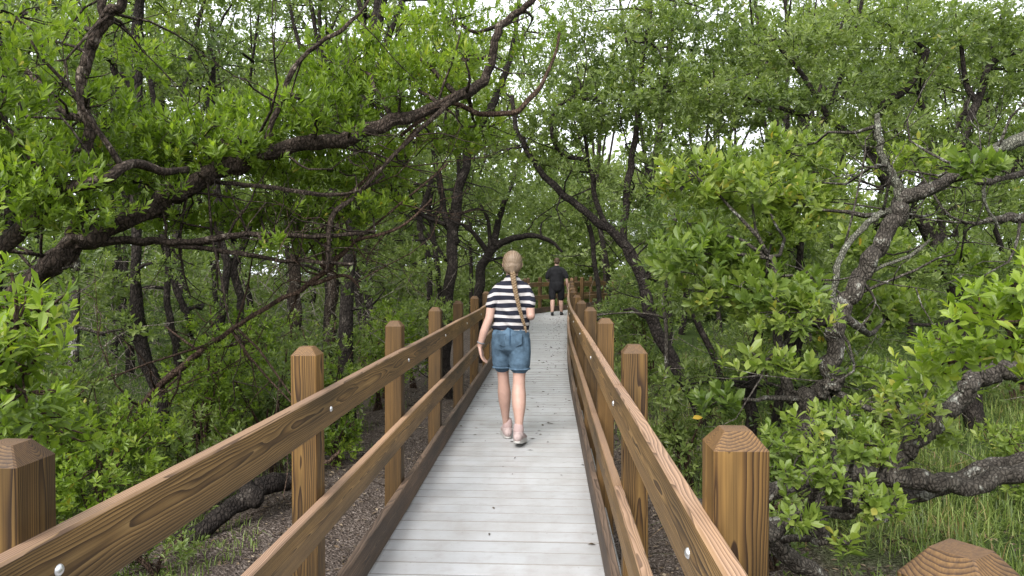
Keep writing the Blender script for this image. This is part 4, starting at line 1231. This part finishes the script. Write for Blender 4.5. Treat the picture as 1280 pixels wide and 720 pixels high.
# ---- long grass and weeds
def grass(name, label, n, fn, hmin, hmax, wid=.006, tint=(.5, .22), lean=.35):
    xs, ys = fn(n)
    keep = path_dist(xs, ys) > .8
    xs, ys = xs[keep], ys[keep]; m = len(xs)
    z = ground_z(xs, ys) - .01
    h = rng.uniform(hmin, hmax, m); a = rng.uniform(0, 6.28, m); le = np.abs(rng.normal(0, lean, m))
    ca, sa = np.cos(a), np.sin(a)
    o = np.stack([xs, ys, z], 1); d = np.stack([ca, sa, 0 * a], 1); w = np.stack([-sa, ca, 0 * a], 1) * (wid * rng.uniform(.6, 1.3, m))[:, None]
    up = np.array([[0, 0, 1.0]])
    p1 = o + up * (h * .55)[:, None] + d * (h * le * .4)[:, None]
    p2 = o + up * (h * np.cos(np.minimum(le * 1.3, 1.3)))[:, None] + d * (h * le * 1.1)[:, None]
    V = np.stack([o - w, o + w, p1 + w * .8, p1 - w * .8, p2], 1).reshape(-1, 3)
    F = (np.arange(m) * 5)[:, None] + np.array([[0, 1, 2, 3, 3, 2, 4]])
    t = np.clip(rng.normal(tint[0], tint[1], m) + .25 * gapnoise(o, .7, 2.2), 0, 1)
    q = int(m * .85); V = V[:q * 5]; F = F[:q]; t = t[:q]; m = q
    me = mesh_from(name, V, F.ravel(), np.tile([4, 3], m), np.repeat(t, 2))
    o_ = link(name, me, mat=M_GRASS)
    tag(o_, label, 'grass', kind='stuff'); TOTAL[0] += 3 * m


def g_right(n):
    y = 1.6 + 14 * rng.random(n) ** 1.5
    x = 1.2 + rng.random(n) ** .9 * (2.0 + y * .75)
    k = gapnoise(np.stack([x, y, 0 * x], 1), .55, 7.0) > -.2
    near_mud = (np.hypot((x - 1.75) / .9, (y - 3.7) / 1.0) < 1) & (rng.random(n) < .9)
    k &= ~near_mud
    return x[k], y[k]


def g_left(n):
    y = 1.8 + 12 * rng.random(n) ** 1.4
    x = -1.4 - rng.random(n) * (2.0 + y * .6)
    p = np.stack([x, y, 0 * x], 1)
    k = ((gapnoise(p, .45, 3.0) > .22) & (x < -1.45)) | ((x < -2.6) & (gapnoise(p, .5, 1) > -.1))
    return x[k], y[k]


grass('long_grass', 'long bright grass around the fallen trunk on the right', 95000, g_right, .06, .3, .0036, (.45, .32), .8)
grass('sparse_grass', 'sparse low grass tufts on the mud left of the boardwalk', 42000, g_left, .04, .15, .0035, (.42, .2), .6)

# low leafy weeds carpeting the ground
def weeds(name, label, n, fn, L_, mt, zr=(.02, .14)):
    x, y = fn(n); k = path_dist(x, y) > .85; x, y = x[k], y[k]
    p = np.stack([x, y, ground_z(x, y) + rng.uniform(*zr, len(x))], 1)
    ax = nrm(rng.normal(0, .5, p.shape) + [0, 0, 1])
    V, F, S, T = sprig_leaves(p, ax, L_, 6, .42, 1, (.4, .22))
    o_ = link(name, mesh_from(name, V, F, S, T), mat=mt); tag(o_, label, 'ground cover', kind='stuff'); TOTAL[0] += len(S)


weeds('ground_cover', 'low leafy ground cover carpeting the floor of the left thicket', 5200, lambda n: ((-2.3 - rng.random(n) * 9), 2.5 + rng.random(n) * 14), .05, M_LEAF_MID)
weeds('ground_cover', 'low leafy ground cover among the grass right of the boardwalk', 4200, lambda n: ((1.1 + rng.random(n) * 9), 2.8 + rng.random(n) * 15), .05, M_LEAF_MID)


# ------------------------------------------------------------------ people
def loft(geo, pts, rx, ry=None, seg=16, roll=None):
    """closed body section: rings along pts; rx across (world x-ish), ry front to back"""
    pts = np.asarray(pts, dtype=float); n = len(pts)
    rx = np.asarray(rx, dtype=float); ry = rx if ry is None else np.asarray(ry, dtype=float)
    tan = nrm(np.gradient(pts, axis=0))
    a = np.arange(seg) * 2 * math.pi / seg
    rings = []
    def ring(c, t, r1, r2):
        ref = np.array([1.0, 0, 0]) if abs(t[0]) < .9 else np.array([0, 1.0, 0])
        u = nrm(ref - t * np.dot(ref, t)); v = np.cross(t, u)
        return c + np.cos(a)[:, None] * u * r1 + np.sin(a)[:, None] * v * r2
    for k in (80, 55, 28):                                   # rounded start
        q = R(k); rings.append(ring(pts[0] - tan[0] * min(rx[0], ry[0]) * math.sin(q), tan[0], rx[0] * math.cos(q), ry[0] * math.cos(q)))
    for i in range(n): rings.append(ring(pts[i], tan[i], rx[i], ry[i]))
    for k in (28, 55, 80):
        q = R(k); rings.append(ring(pts[-1] + tan[-1] * min(rx[-1], ry[-1]) * math.sin(q), tan[-1], rx[-1] * math.cos(q), ry[-1] * math.cos(q)))
    v = np.concatenate(rings); m = len(rings); f = []
    for i in range(m - 1):
        for k in range(seg): f.append((i * seg + k, i * seg + (k + 1) % seg, (i + 1) * seg + (k + 1) % seg, (i + 1) * seg + k))
    f += [tuple(range(seg))[::-1], tuple((m - 1) * seg + k for k in range(seg))]
    geo.add(v, f)


def ball(geo, c, r, seg=16):
    c = np.asarray(c, dtype=float); r = np.asarray(r, dtype=float) * np.ones(3)
    v = []; f = []; m = 10
    for i in range(m + 1):
        t = math.pi * (i + .001) / (m + .002)
        for k in range(seg):
            a = 2 * math.pi * k / seg
            v.append(c + r * [math.sin(t) * math.cos(a), math.sin(t) * math.sin(a), -math.cos(t)])
    for i in range(m):
        for k in range(seg): f.append((i * seg + k, i * seg + (k + 1) % seg, (i + 1) * seg + (k + 1) % seg, (i + 1) * seg + k))
    f += [tuple(range(seg))[::-1], tuple(m * seg + k for k in range(seg))]
    geo.add(v, f)


def fuse(geo, name, parent, mat, vox=.006, sm=4, loc=None):
    """one continuous skin over overlapping closed sections"""
    me0 = geo.mesh(name + '_draft')
    o = bpy.data.objects.new(name, me0); COL.objects.link(o)
    md = o.modifiers.new('r', 'REMESH'); md.mode = 'VOXEL'; md.voxel_size = vox; md.use_smooth_shade = True
    ms = o.modifiers.new('s', 'SMOOTH'); ms.factor = .6; ms.iterations = sm
    dg = bpy.context.evaluated_depsgraph_get()
    me = bpy.data.meshes.new_from_object(o.evaluated_get(dg))
    me.name = name
    o.modifiers.clear(); o.data = me; bpy.data.meshes.remove(me0)
    me.materials.clear(); me.materials.append(mat)
    o.parent = parent
    return o


def interp(keys, vals, n=9):
    t = np.linspace(0, 1, n); k = np.linspace(0, 1, len(keys))
    ks = np.array(keys, dtype=float)
    p = np.stack([np.interp(t, k, ks[:, i]) for i in range(3)], 1)
    return p, np.interp(t, np.linspace(0, 1, len(vals)), vals)


def limb(geo, keys, radii, n=14, seg=14, flat=1.0):
    pts, _ = interp(keys, [0, 1], n)
    pts = smooth_path(keys, 5)
    rr_ = np.interp(np.linspace(0, 1, len(pts)), np.linspace(0, 1, len(radii)), radii)
    loft(geo, pts, rr_, rr_ * flat, seg)


def hand(geo, wrist, palm_dir, finger_dir, thumb_dir, side_dir, size=1.0, curl=0.5):
    """palm and five separate, unequal, bent fingers"""
    w = np.asarray(wrist, float); pd = nrm(np.asarray(palm_dir, float)); fd = nrm(np.asarray(finger_dir, float)); sdv = nrm(np.asarray(side_dir, float)); td = nrm(np.asarray(thumb_dir, float))
    L_ = .085 * size
    for k in (-1.5, -.5, .5, 1.5):
        limb(geo, [w + sdv * k * .008 * size, w + pd * L_ * .5 + sdv * k * .016 * size, w + pd * L_ + sdv * k * .0195 * size], [.014 * size, .0135 * size, .0105 * size], seg=10)
    for k, ln in zip((-1.5, -.5, .5, 1.5), (.058, .075, .08, .07)):
        a = w + pd * L_ * .95 + sdv * k * .0205 * size
        d1 = nrm(pd * (1 - curl * .4) + fd * curl * .4); d2 = nrm(pd * (1 - curl) + fd * curl)
        b = a + (d1 + sdv * k * .06) * ln * .5 * size; c = b + d2 * ln * .5 * size
        limb(geo, [a, b, c], [.0098 * size, .009 * size, .0072 * size], seg=8)
    a = w + pd * L_ * .25 + sdv * .02 * size
    b = a + nrm(td + pd * .6) * .035 * size; c = b + nrm(td * .4 + pd) * .03 * size
    limb(geo, [a, b, c], [.0125 * size, .0105 * size, .008 * size], seg=8)


def head(geo, c, s_, tilt=0.0):
    """skull, jaw, nose, lips, ears; looks along +y"""
    c = np.asarray(c, float)
    ball(geo, c + [0, -.005 * s_, .01 * s_], np.array([.073, .092, .095]) * s_)
    ball(geo, c + [0, .035 * s_, -.045 * s_], np.array([.055, .055, .065]) * s_)
    ball(geo, c + [0, .062 * s_, -.09 * s_], np.array([.026, .024, .02]) * s_)
    ball(geo, c + [0, .096 * s_, -.03 * s_], np.array([.013, .018, .014]) * s_)
    limb(geo, [c + np.array([0, .088, .01]) * s_, c + np.array([0, .1, -.025]) * s_], [.009 * s_, .013 * s_], seg=8)
    for sx in (-1, 1):
        ball(geo, c + np.array([sx * .028, .08, -.022]) * s_, np.array([.018, .012, .014]) * s_)
        limb(geo, [c + np.array([sx * .012, .09, .022]) * s_, c + np.array([sx * .045, .075, .022]) * s_], [.007 * s_, .006 * s_], seg=8)
        limb(geo, [c + np.array([sx * .072, -.012, .012]) * s_, c + np.array([sx * .079, -.018, .0]) * s_, c + np.array([sx * .078, -.008, -.028]) * s_], [.009 * s_, .011 * s_, .007 * s_], seg=8)
    for dz in (-.056, -.064):
        limb(geo, [c + np.array([-.02, .082, dz]) * s_, c + np.array([0, .089, dz]) * s_, c + np.array([.02, .082, dz]) * s_], [.004 * s_, .0058 * s_, .004 * s_], seg=8)


def shoe(parent, x, y, rz, pitch, mat_up, mat_sole, s_=1.0, z=0.0, sock=None):
    o = link('shoe', None)
    bpy.data.objects.remove(o)
    g = Geo()
    pts = [(0, -.085, .04), (0, -.06, .045), (0, 0, .046), (0, .05, .04), (0, .11, .032), (0, .14, .028)]
    loft(g, np.array(pts) * s_, np.array([.03, .036, .038, .042, .040, .024]) * s_, np.array([.034, .036, .036, .03, .022, .014]) * s_, 14)
    ball(g, np.array([0, -.052, .052]) * s_, np.array([.037, .04, .042]) * s_)
    limb(g, [np.array([0, -.045, .04]) * s_, np.array([0, -.05, .085]) * s_], [.036 * s_, .034 * s_])
    up = fuse(g, 'shoe', parent, mat_up, .005, 3)
    M = Matrix.Translation((x, y, z)) @ Matrix.Rotation(rz, 4, 'Z') @ Matrix.Rotation(pitch, 4, 'X')
    up.matrix_local = M
    gs = Geo()
    n = 20; v = []
    for zz, ex in ((0.0, .93), (.008, 1.03), (.032, 1.04), (.038, .97)):
        for k in range(n):
            a = 2 * math.pi * k / n
            yy = math.sin(a) * .125 + .022; wx = (.036 + .009 * (yy > .03) * min(1, yy / .08)) * math.copysign(abs(math.cos(a)) ** .7, math.cos(a))
            v.append((wx * ex * s_, (yy * ex) * s_, zz * s_))
    f = [tuple(range(n))[::-1], tuple(3 * n + k for k in range(n))]
    for i in range(3):
        for k in range(n): f.append((i * n + k, i * n + (k + 1) % n, (i + 1) * n + (k + 1) % n, (i + 1) * n + k))
    gs.add(v, f)
    so = link('sole', gs.mesh('sole'), up, mat_sole)
    if sock:
        gk = Geo(); limb(gk, [np.array([0, -.05, .085]) * s_, np.array([0, -.052, .112]) * s_], [.037 * s_, .034 * s_])
        fuse(gk, 'sock', up, sock, .006, 2)
    return up


# ---------------- the walker in the striped shirt
# local frame: x right, y forward, z up, feet on the planks
gx0, gy0 = 0.0, 6.12
girl = empty('person', (gx0, gy0, 0), -H0)
tag(girl, 'person with long blond braid, striped shirt and blue denim shorts walking away', 'person')
g = Geo()
hip = np.array([-.012, 0, .90])
# legs: left leg forward, right leg trailing with the weight rolling off
LL = [(-.09, .01, .88), (-.085, .06, .66), (-.075, .10, .46), (-.068, .14, .27), (-.06, .19, .085)]
RL = [(.07, -.01, .88), (.065, -.03, .66), (.06, -.055, .46), (.065, -.12, .27), (.065, -.165, .10)]
limb(g, LL, [.088, .08, .064, .050, .050, .058, .054, .040, .029, .028], seg=16)
limb(g, RL, [.088, .084, .068, .053, .053, .062, .058, .042, .030, .029], seg=16)
limb(g, [(-.06, .18, .09), (-.058, .19, .06), (-.055, .25, .04)], [.03, .028, .02])
limb(g, [(.065, -.16, .11), (.066, -.165, .075), (.066, -.1, .05)], [.03, .028, .02])
loft(g, [(-.01, 0, .84), (-.01, 0, .93), (-.008, 0, 1.03), (-.004, 0, 1.12), (0, 0, 1.24), (0, -.005, 1.32), (0, -.005, 1.37)],
     [.135, .15, .12, .115, .13, .112, .055], [.105, .105, .08, .078, .085, .07, .045], 24)
limb(g, [(0, -.01, 1.36), (.0, 0, 1.41), (.002, .01, 1.47)], [.06, .05, .05])
head(g, (.004, .015, 1.525), 1.0)
# left arm hangs a little out and back; hand turned in
limb(g, [(-.128, -.005, 1.29), (-.168, -.03, 1.19), (-.188, -.05, 1.07)], [.034, .041, .036], seg=14)
limb(g, [(-.188, -.05, 1.07), (-.235, -.05, .95), (-.27, -.035, .83)], [.036, .035, .0235], seg=14)
hand(g, (-.272, -.034, .825), (.22, .02, -1), (.95, .15, -.55), (.3, 1, -.3), (.12, 1, .05), .98, .62)
# right arm: upper arm down, forearm bent forward
limb(g, [(.125, -.005, 1.29), (.15, -.03, 1.19), (.16, -.05, 1.09)], [.034, .041, .036], seg=14)
limb(g, [(.16, -.05, 1.09), (.15, .06, 1.08), (.10, .18, 1.13)], [.038, .036, .025], seg=14)
hand(g, (.098, .185, 1.132), (-.4, .8, .35), (-.8, .2, -.3), (-.2, .3, 1), (.2, -.1, 1), .98, .7)
fuse(g, 'body', girl, M_SKIN, .0054, 3)
# striped shirt
g = Geo()
loft(g, [(-.008, 0, .985), (-.008, 0, 1.04), (-.004, 0, 1.13), (0, 0, 1.24), (0, -.004, 1.31), (0, -.005, 1.352), (0, -.003, 1.375)],
     [.163, .157, .150, .152, .146, .112, .078], [.112, .106, .1, .103, .094, .072, .058], 28)
limb(g, [(-.05, -.003, 1.350), (-.105, -.003, 1.322), (-.148, -.018, 1.255), (-.172, -.036, 1.185)], [.042, .048, .053, .052], seg=18)
limb(g, [(.05, -.003, 1.350), (.105, -.003, 1.322), (.14, -.018, 1.255), (.155, -.036, 1.185)], [.042, .048, .053, .052], seg=18)
limb(g, [(0, -.008, 1.365), (0, -.004, 1.392)], [.068, .06])
sh = fuse(g, 'shirt', girl, M_STRIPE, .006, 3)
me = sh.data
co = np.empty(len(me.vertices) * 3, dtype=np.float32); me.vertices.foreach_get('co', co); co = co.reshape(-1, 3)
# soft folds of the jersey
fold = .006 * np.sin(co[:, 2] * 70 + co[:, 0] * 26 + 2 * np.sin(co[:, 0] * 17)) * np.clip((1.3 - co[:, 2]) * 5, 0, 1) + .003 * np.sin(co[:, 0] * 60 + co[:, 2] * 20)
cenr = nrm(np.stack([co[:, 0], co[:, 1], 0 * co[:, 0]], 1))
co += cenr * fold[:, None]
me.vertices.foreach_set('co', co.ravel())
st = (co[:, 2] + .003 * np.sin(co[:, 0] * 22 + co[:, 2] * 30)) / .0625
arm_t = np.clip((np.abs(co[:, 0]) - .145) / .02, 0, 1)
st = st + arm_t * (np.abs(co[:, 0]) - .145) * 5.0
a = me.attributes.new('stripe', 'FLOAT', 'POINT'); a.data.foreach_set('value', (st + .479).astype(np.float32)); me.update()
# denim shorts
g = Geo()
ball(g, (-.01, .0, .80), (.07, .09, .07))
loft(g, [(-.01, -.004, .86), (-.01, -.006, .93), (-.01, 0, .985), (-.01, 0, 1.0)], [.160, .162, .143, .138], [.12, .122, .102, .098], 26)
limb(g, [(-.085, -.005, .88), (-.085, .03, .78), (-.087, .052, .675)], [.092, .093, .085], seg=20)
limb(g, [(.066, -.01, .88), (.067, -.022, .78), (.066, -.034, .675)], [.092, .095, .09], seg=20)
sho = fuse(g, 'shorts', girl, M_DENIM, .006, 3)
# back pockets, centre seam and hem rolls
for cx_, rz_ in ((-.085, .06), (.063, -.06)):
    v = []; n = 5
    outl = [(-.05, .05), (.05, .05), (.05, -.035), (0, -.058), (-.05, -.035)]
    for dy in (0, -.006):
        for x_, z_ in outl: v.append((x_, dy - .119 + abs(x_ + cx_ * .0) * .0, z_))
    f = [(0, 1, 2, 3, 4), (9, 8, 7, 6, 5)] + [(i, i + 5, (i + 1) % 5 + 5, (i + 1) % 5) for i in range(5)]
    g = Geo(); g.add(v, f)
    pk = link('back_pocket', g.mesh('back_pocket'), sho, M_DENIM, loc=(cx_, 0, .90), rot=(R(4), 0, rz_ * 3.2))
g = Geo(); limb(g, [(-.01, -.103, .99), (-.01, -.128, .93), (-.011, -.124, .86), (-.011, -.09, .80)], [.0035] * 3, seg=6)
link('centre_seam', g.mesh('centre_seam', True), sho, M_STITCH)
for cx_, cy_, rr_ in ((-.087, .054, .080), (.066, -.036, .085)):
    g = Geo()
    pts = [(cx_ + rr_ * math.cos(t), cy_ + rr_ * math.sin(t), .640) for t in np.linspace(0, 2 * math.pi, 28)]
    tube(g, pts, [.0075] * 28, 8)
    link('hem', g.mesh('hem', True), sho, M_DENIM)
shoe(girl, -.058, .25, R(8), 0.0, M_PINK, M_SOLE, 1.25, sock=M_SOCK)
shoe(girl, .066, -.10, R(-6), R(-9), M_PINK, M_SOLE, 1.25, z=.022, sock=M_SOCK)
# hair pulled back into the plait
g = Geo()
ball(g, (.004, -.004, 1.543), (.086, .094, .098), 24)
ball(g, (.004, -.04, 1.505), (.078, .058, .072), 20)
limb(g, [(.004, -.07, 1.50), (.012, -.083, 1.44)], [.04, .022])
hr = fuse(g, 'hair', girl, M_HAIR, .006, 3)
me = hr.data
co = np.empty(len(me.vertices) * 3, dtype=np.float32); me.vertices.foreach_get('co', co); co = co.reshape(-1, 3)
# combed strands converging on the nape
ang = np.arctan2(co[:, 0] - .01, co[:, 2] - 1.455)
co += cenr_ if False else nrm(co - np.array([.004, .01, 1.52])) * (.0007 * np.sin(ang * 46) + .0006 * np.sin(ang * 95 + 1))[:, None].astype(np.float32)
# keep the face clear: pull the front of the cap back
front = co[:, 1] > .06
co[front, 1] = .06 + (co[front, 1] - .06) * .25
me.vertices.foreach_set('co', co.ravel())
a = me.attributes.new('strand', 'FLOAT', 'POINT'); a.data.foreach_set('value', (ang * 9).astype(np.float32)); me.update()
g = Geo()
nb = 150
t = np.linspace(0, 1, nb)
bx = .012 + .012 * t + .085 * t ** 1.5; bz = 1.455 - .44 * t; by = -.085 - .03 * np.sin(t * 2.4) - .004 * t
wd = .0155 * (1 - .45 * t); ph = t * 2 * math.pi * 7.0
for k in range(3):
    q = ph + k * 2 * math.pi / 3
    pts = np.stack([bx + wd * np.sin(q), by + .0125 * np.sin(2 * q), bz + .0 * t], 1)
    tube(g, pts, .0118 * (1 - .5 * t) * (1 + .18 * np.cos(2 * q)), 8)
tail = [(.109, -.10, 1.02), (.116, -.106, .99), (.124, -.105, .95)]
limb(g, tail, [.008, .012, .004], seg=8)
link('braid', g.mesh('braid', True), hr, M_BRAID)
g = Geo()
for _ in range(16):                                            # stray hairs
    a_ = rng.uniform(-1.3, 1.3); st = np.array([.004 + .084 * math.sin(a_), -.03 + rng.uniform(-.05, .05), 1.543 + .096 * math.cos(a_)])
    e_ = st + nrm(st - np.array([.004, .01, 1.53])) * rng.uniform(.004, .02) + np.array([rng.normal(0, .01), -.02, -rng.uniform(.01, .05)])
    tube(g, curved(st, e_, .3, 5), [.0008] * 5, 3)
for _ in range(26):
    k = int(rng.integers(0, nb)); st = np.array([bx[k], by[k], bz[k]]) + rng.normal(0, .008, 3)
    tube(g, curved(st, st + rng.normal(0, .014, 3) + [0, -.004, -.02], .3, 5), [.0008] * 5, 3)
tag(link('stray_hair', g.mesh('stray_hair', True), hr, M_BRAID), kind='stuff')
g = Geo()
w0 = np.array([-.262, -.037, .858]); ax_ = nrm(np.array([-.28, .12, -1.0]))
u = nrm(np.cross(ax_, [0, 1, 0])); v_ = np.cross(ax_, u)
pts = [w0 + u * .0285 * math.cos(q) + v_ * .0285 * math.sin(q) for q in np.linspace(0, 2 * math.pi, 20)]
tube(g, pts, [.0065] * 20, 8)
link('wrist_band', g.mesh('wrist_band', True), girl, M_BAND)

# ---------------- the man in black, further on
mp = path(22.0, .18)
man = empty('person', (mp.x, mp.y, mp.z), -R(8))
tag(man, 'person in a black t-shirt and black knee shorts walking away by the far right railing', 'person')
g = Geo()
limb(g, [(-.10, .0, .90), (-.125, -.03, .7), (-.12, -.05, .5), (-.12, -.12, .3), (-.12, -.17, .1)], [.09, .09, .075, .066, .072, .058, .042], seg=14)
limb(g, [(.10, .02, .90), (.125, .05, .7), (.125, .1, .5), (.13, .13, .3), (.13, .2, .09)], [.09, .09, .075, .066, .072, .058, .042], seg=14)
loft(g, [(0, 0, .9), (0, .02, 1.02), (0, .02, 1.15), (0, 0, 1.3), (0, -.01, 1.42), (0, 0, 1.47)], [.17, .185, .19, .185, .155, .08], [.13, .17, .17, .14, .1, .06], 22)
limb(g, [(0, 0, 1.45), (0, .02, 1.55)], [.07, .062])
head(g, (.01, .02, 1.64), 1.08)
limb(g, [(-.20, 0, 1.38), (-.255, -.01, 1.26), (-.29, .0, 1.13)], [.048, .053, .046]); limb(g, [(-.29, 0, 1.13), (-.27, .11, 1.06), (-.2, .24, 1.04)], [.046, .042, .03])
limb(g, [(.20, 0, 1.38), (.265, -.02, 1.26), (.305, -.04, 1.13)], [.048, .053, .046]); limb(g, [(.305, -.04, 1.13), (.32, -.02, 1.0), (.325, .03, .88)], [.046, .042, .03])
hand(g, (-.2, .24, 1.04), (.5, .8, .1), (.8, .3, -.4), (.3, 1, -.3), (.1, 1, .2), 1.1, .5)
hand(g, (.325, .03, .88), (-.05, .2, -1), (-.8, .3, -.4), (-.3, 1, -.3), (.0, 1, .1), 1.1, .5)
fuse(g, 'body', man, M_SKIN, .012, 2)
g = Geo()
loft(g, [(0, 0, .91), (0, .02, 1.02), (0, .02, 1.15), (0, 0, 1.3), (0, -.01, 1.40), (0, 0, 1.465)], [.222, .226, .22, .21, .185, .1], [.175, .188, .185, .168, .135, .08], 24)
limb(g, [(-.08, 0, 1.43), (-.17, 0, 1.39), (-.245, -.005, 1.29), (-.285, -.005, 1.17)], [.06, .075, .08, .072]); limb(g, [(.08, 0, 1.43), (.17, 0, 1.39), (.25, -.015, 1.29), (.298, -.03, 1.17)], [.06, .075, .08, .072])
fuse(g, 't_shirt', man, M_BLACK, .012, 2)
g = Geo()
loft(g, [(0, 0, .86), (0, .0, .96), (0, .01, 1.0)], [.214, .218, .212], [.178, .185, .18], 22)
limb(g, [(-.12, .0, .9), (-.128, -.025, .7), (-.125, -.045, .54)], [.118, .115, .1]); limb(g, [(.12, .02, .9), (.128, .045, .7), (.13, .09, .54)], [.118, .115, .1])
fuse(g, 'shorts', man, M_BLACK, .012, 2)
g = Geo(); ball(g, (.01, .0, 1.675), (.088, .1, .088), 20); ball(g, (.01, -.05, 1.63), (.075, .05, .06), 16)
fuse(g, 'hair', man, M_HAIRBROWN, .007, 2)
shoe(man, -.12, -.13, R(5), R(-8), M_DARKSHOE, M_DARKSHOE, 1.12, z=.018)
shoe(man, .13, .235, R(-5), 0, M_DARKSHOE, M_DARKSHOE, 1.12)

# ------------------------------------------------------------------ trees on the flanks, at and past the picture's edges
for k, (x, y, lab_) in enumerate([
        (-7.6, 5.4, 'mangrove on the near left flank, behind the foot of the leaning trunk'), (-9.2, 8.6, 'mangrove on the left flank, second back from the leaning trunk'),
        (-11.5, 12.0, 'mangrove on the left flank, third back from the leaning trunk'), (-14.5, 16.0, 'mangrove furthest back on the left flank'),
        (8.2, 7.0, 'mangrove on the near right flank, past the fallen trunk'), (9.8, 11.0, 'mangrove on the right flank, second back from the fallen trunk'), (12.8, 15.0, 'mangrove furthest back on the right flank')]):
    wood_tree(x, y, 6.2 + .1 * y, .5, 75, .12, M_LEAF_MID, lab_, low=5, spread=1.8)

print('leaf faces', TOTAL[0], 'objects', len(scene.objects), 'tris', sum(len(o.data.polygons) for o in scene.objects if o.type == 'MESH'))
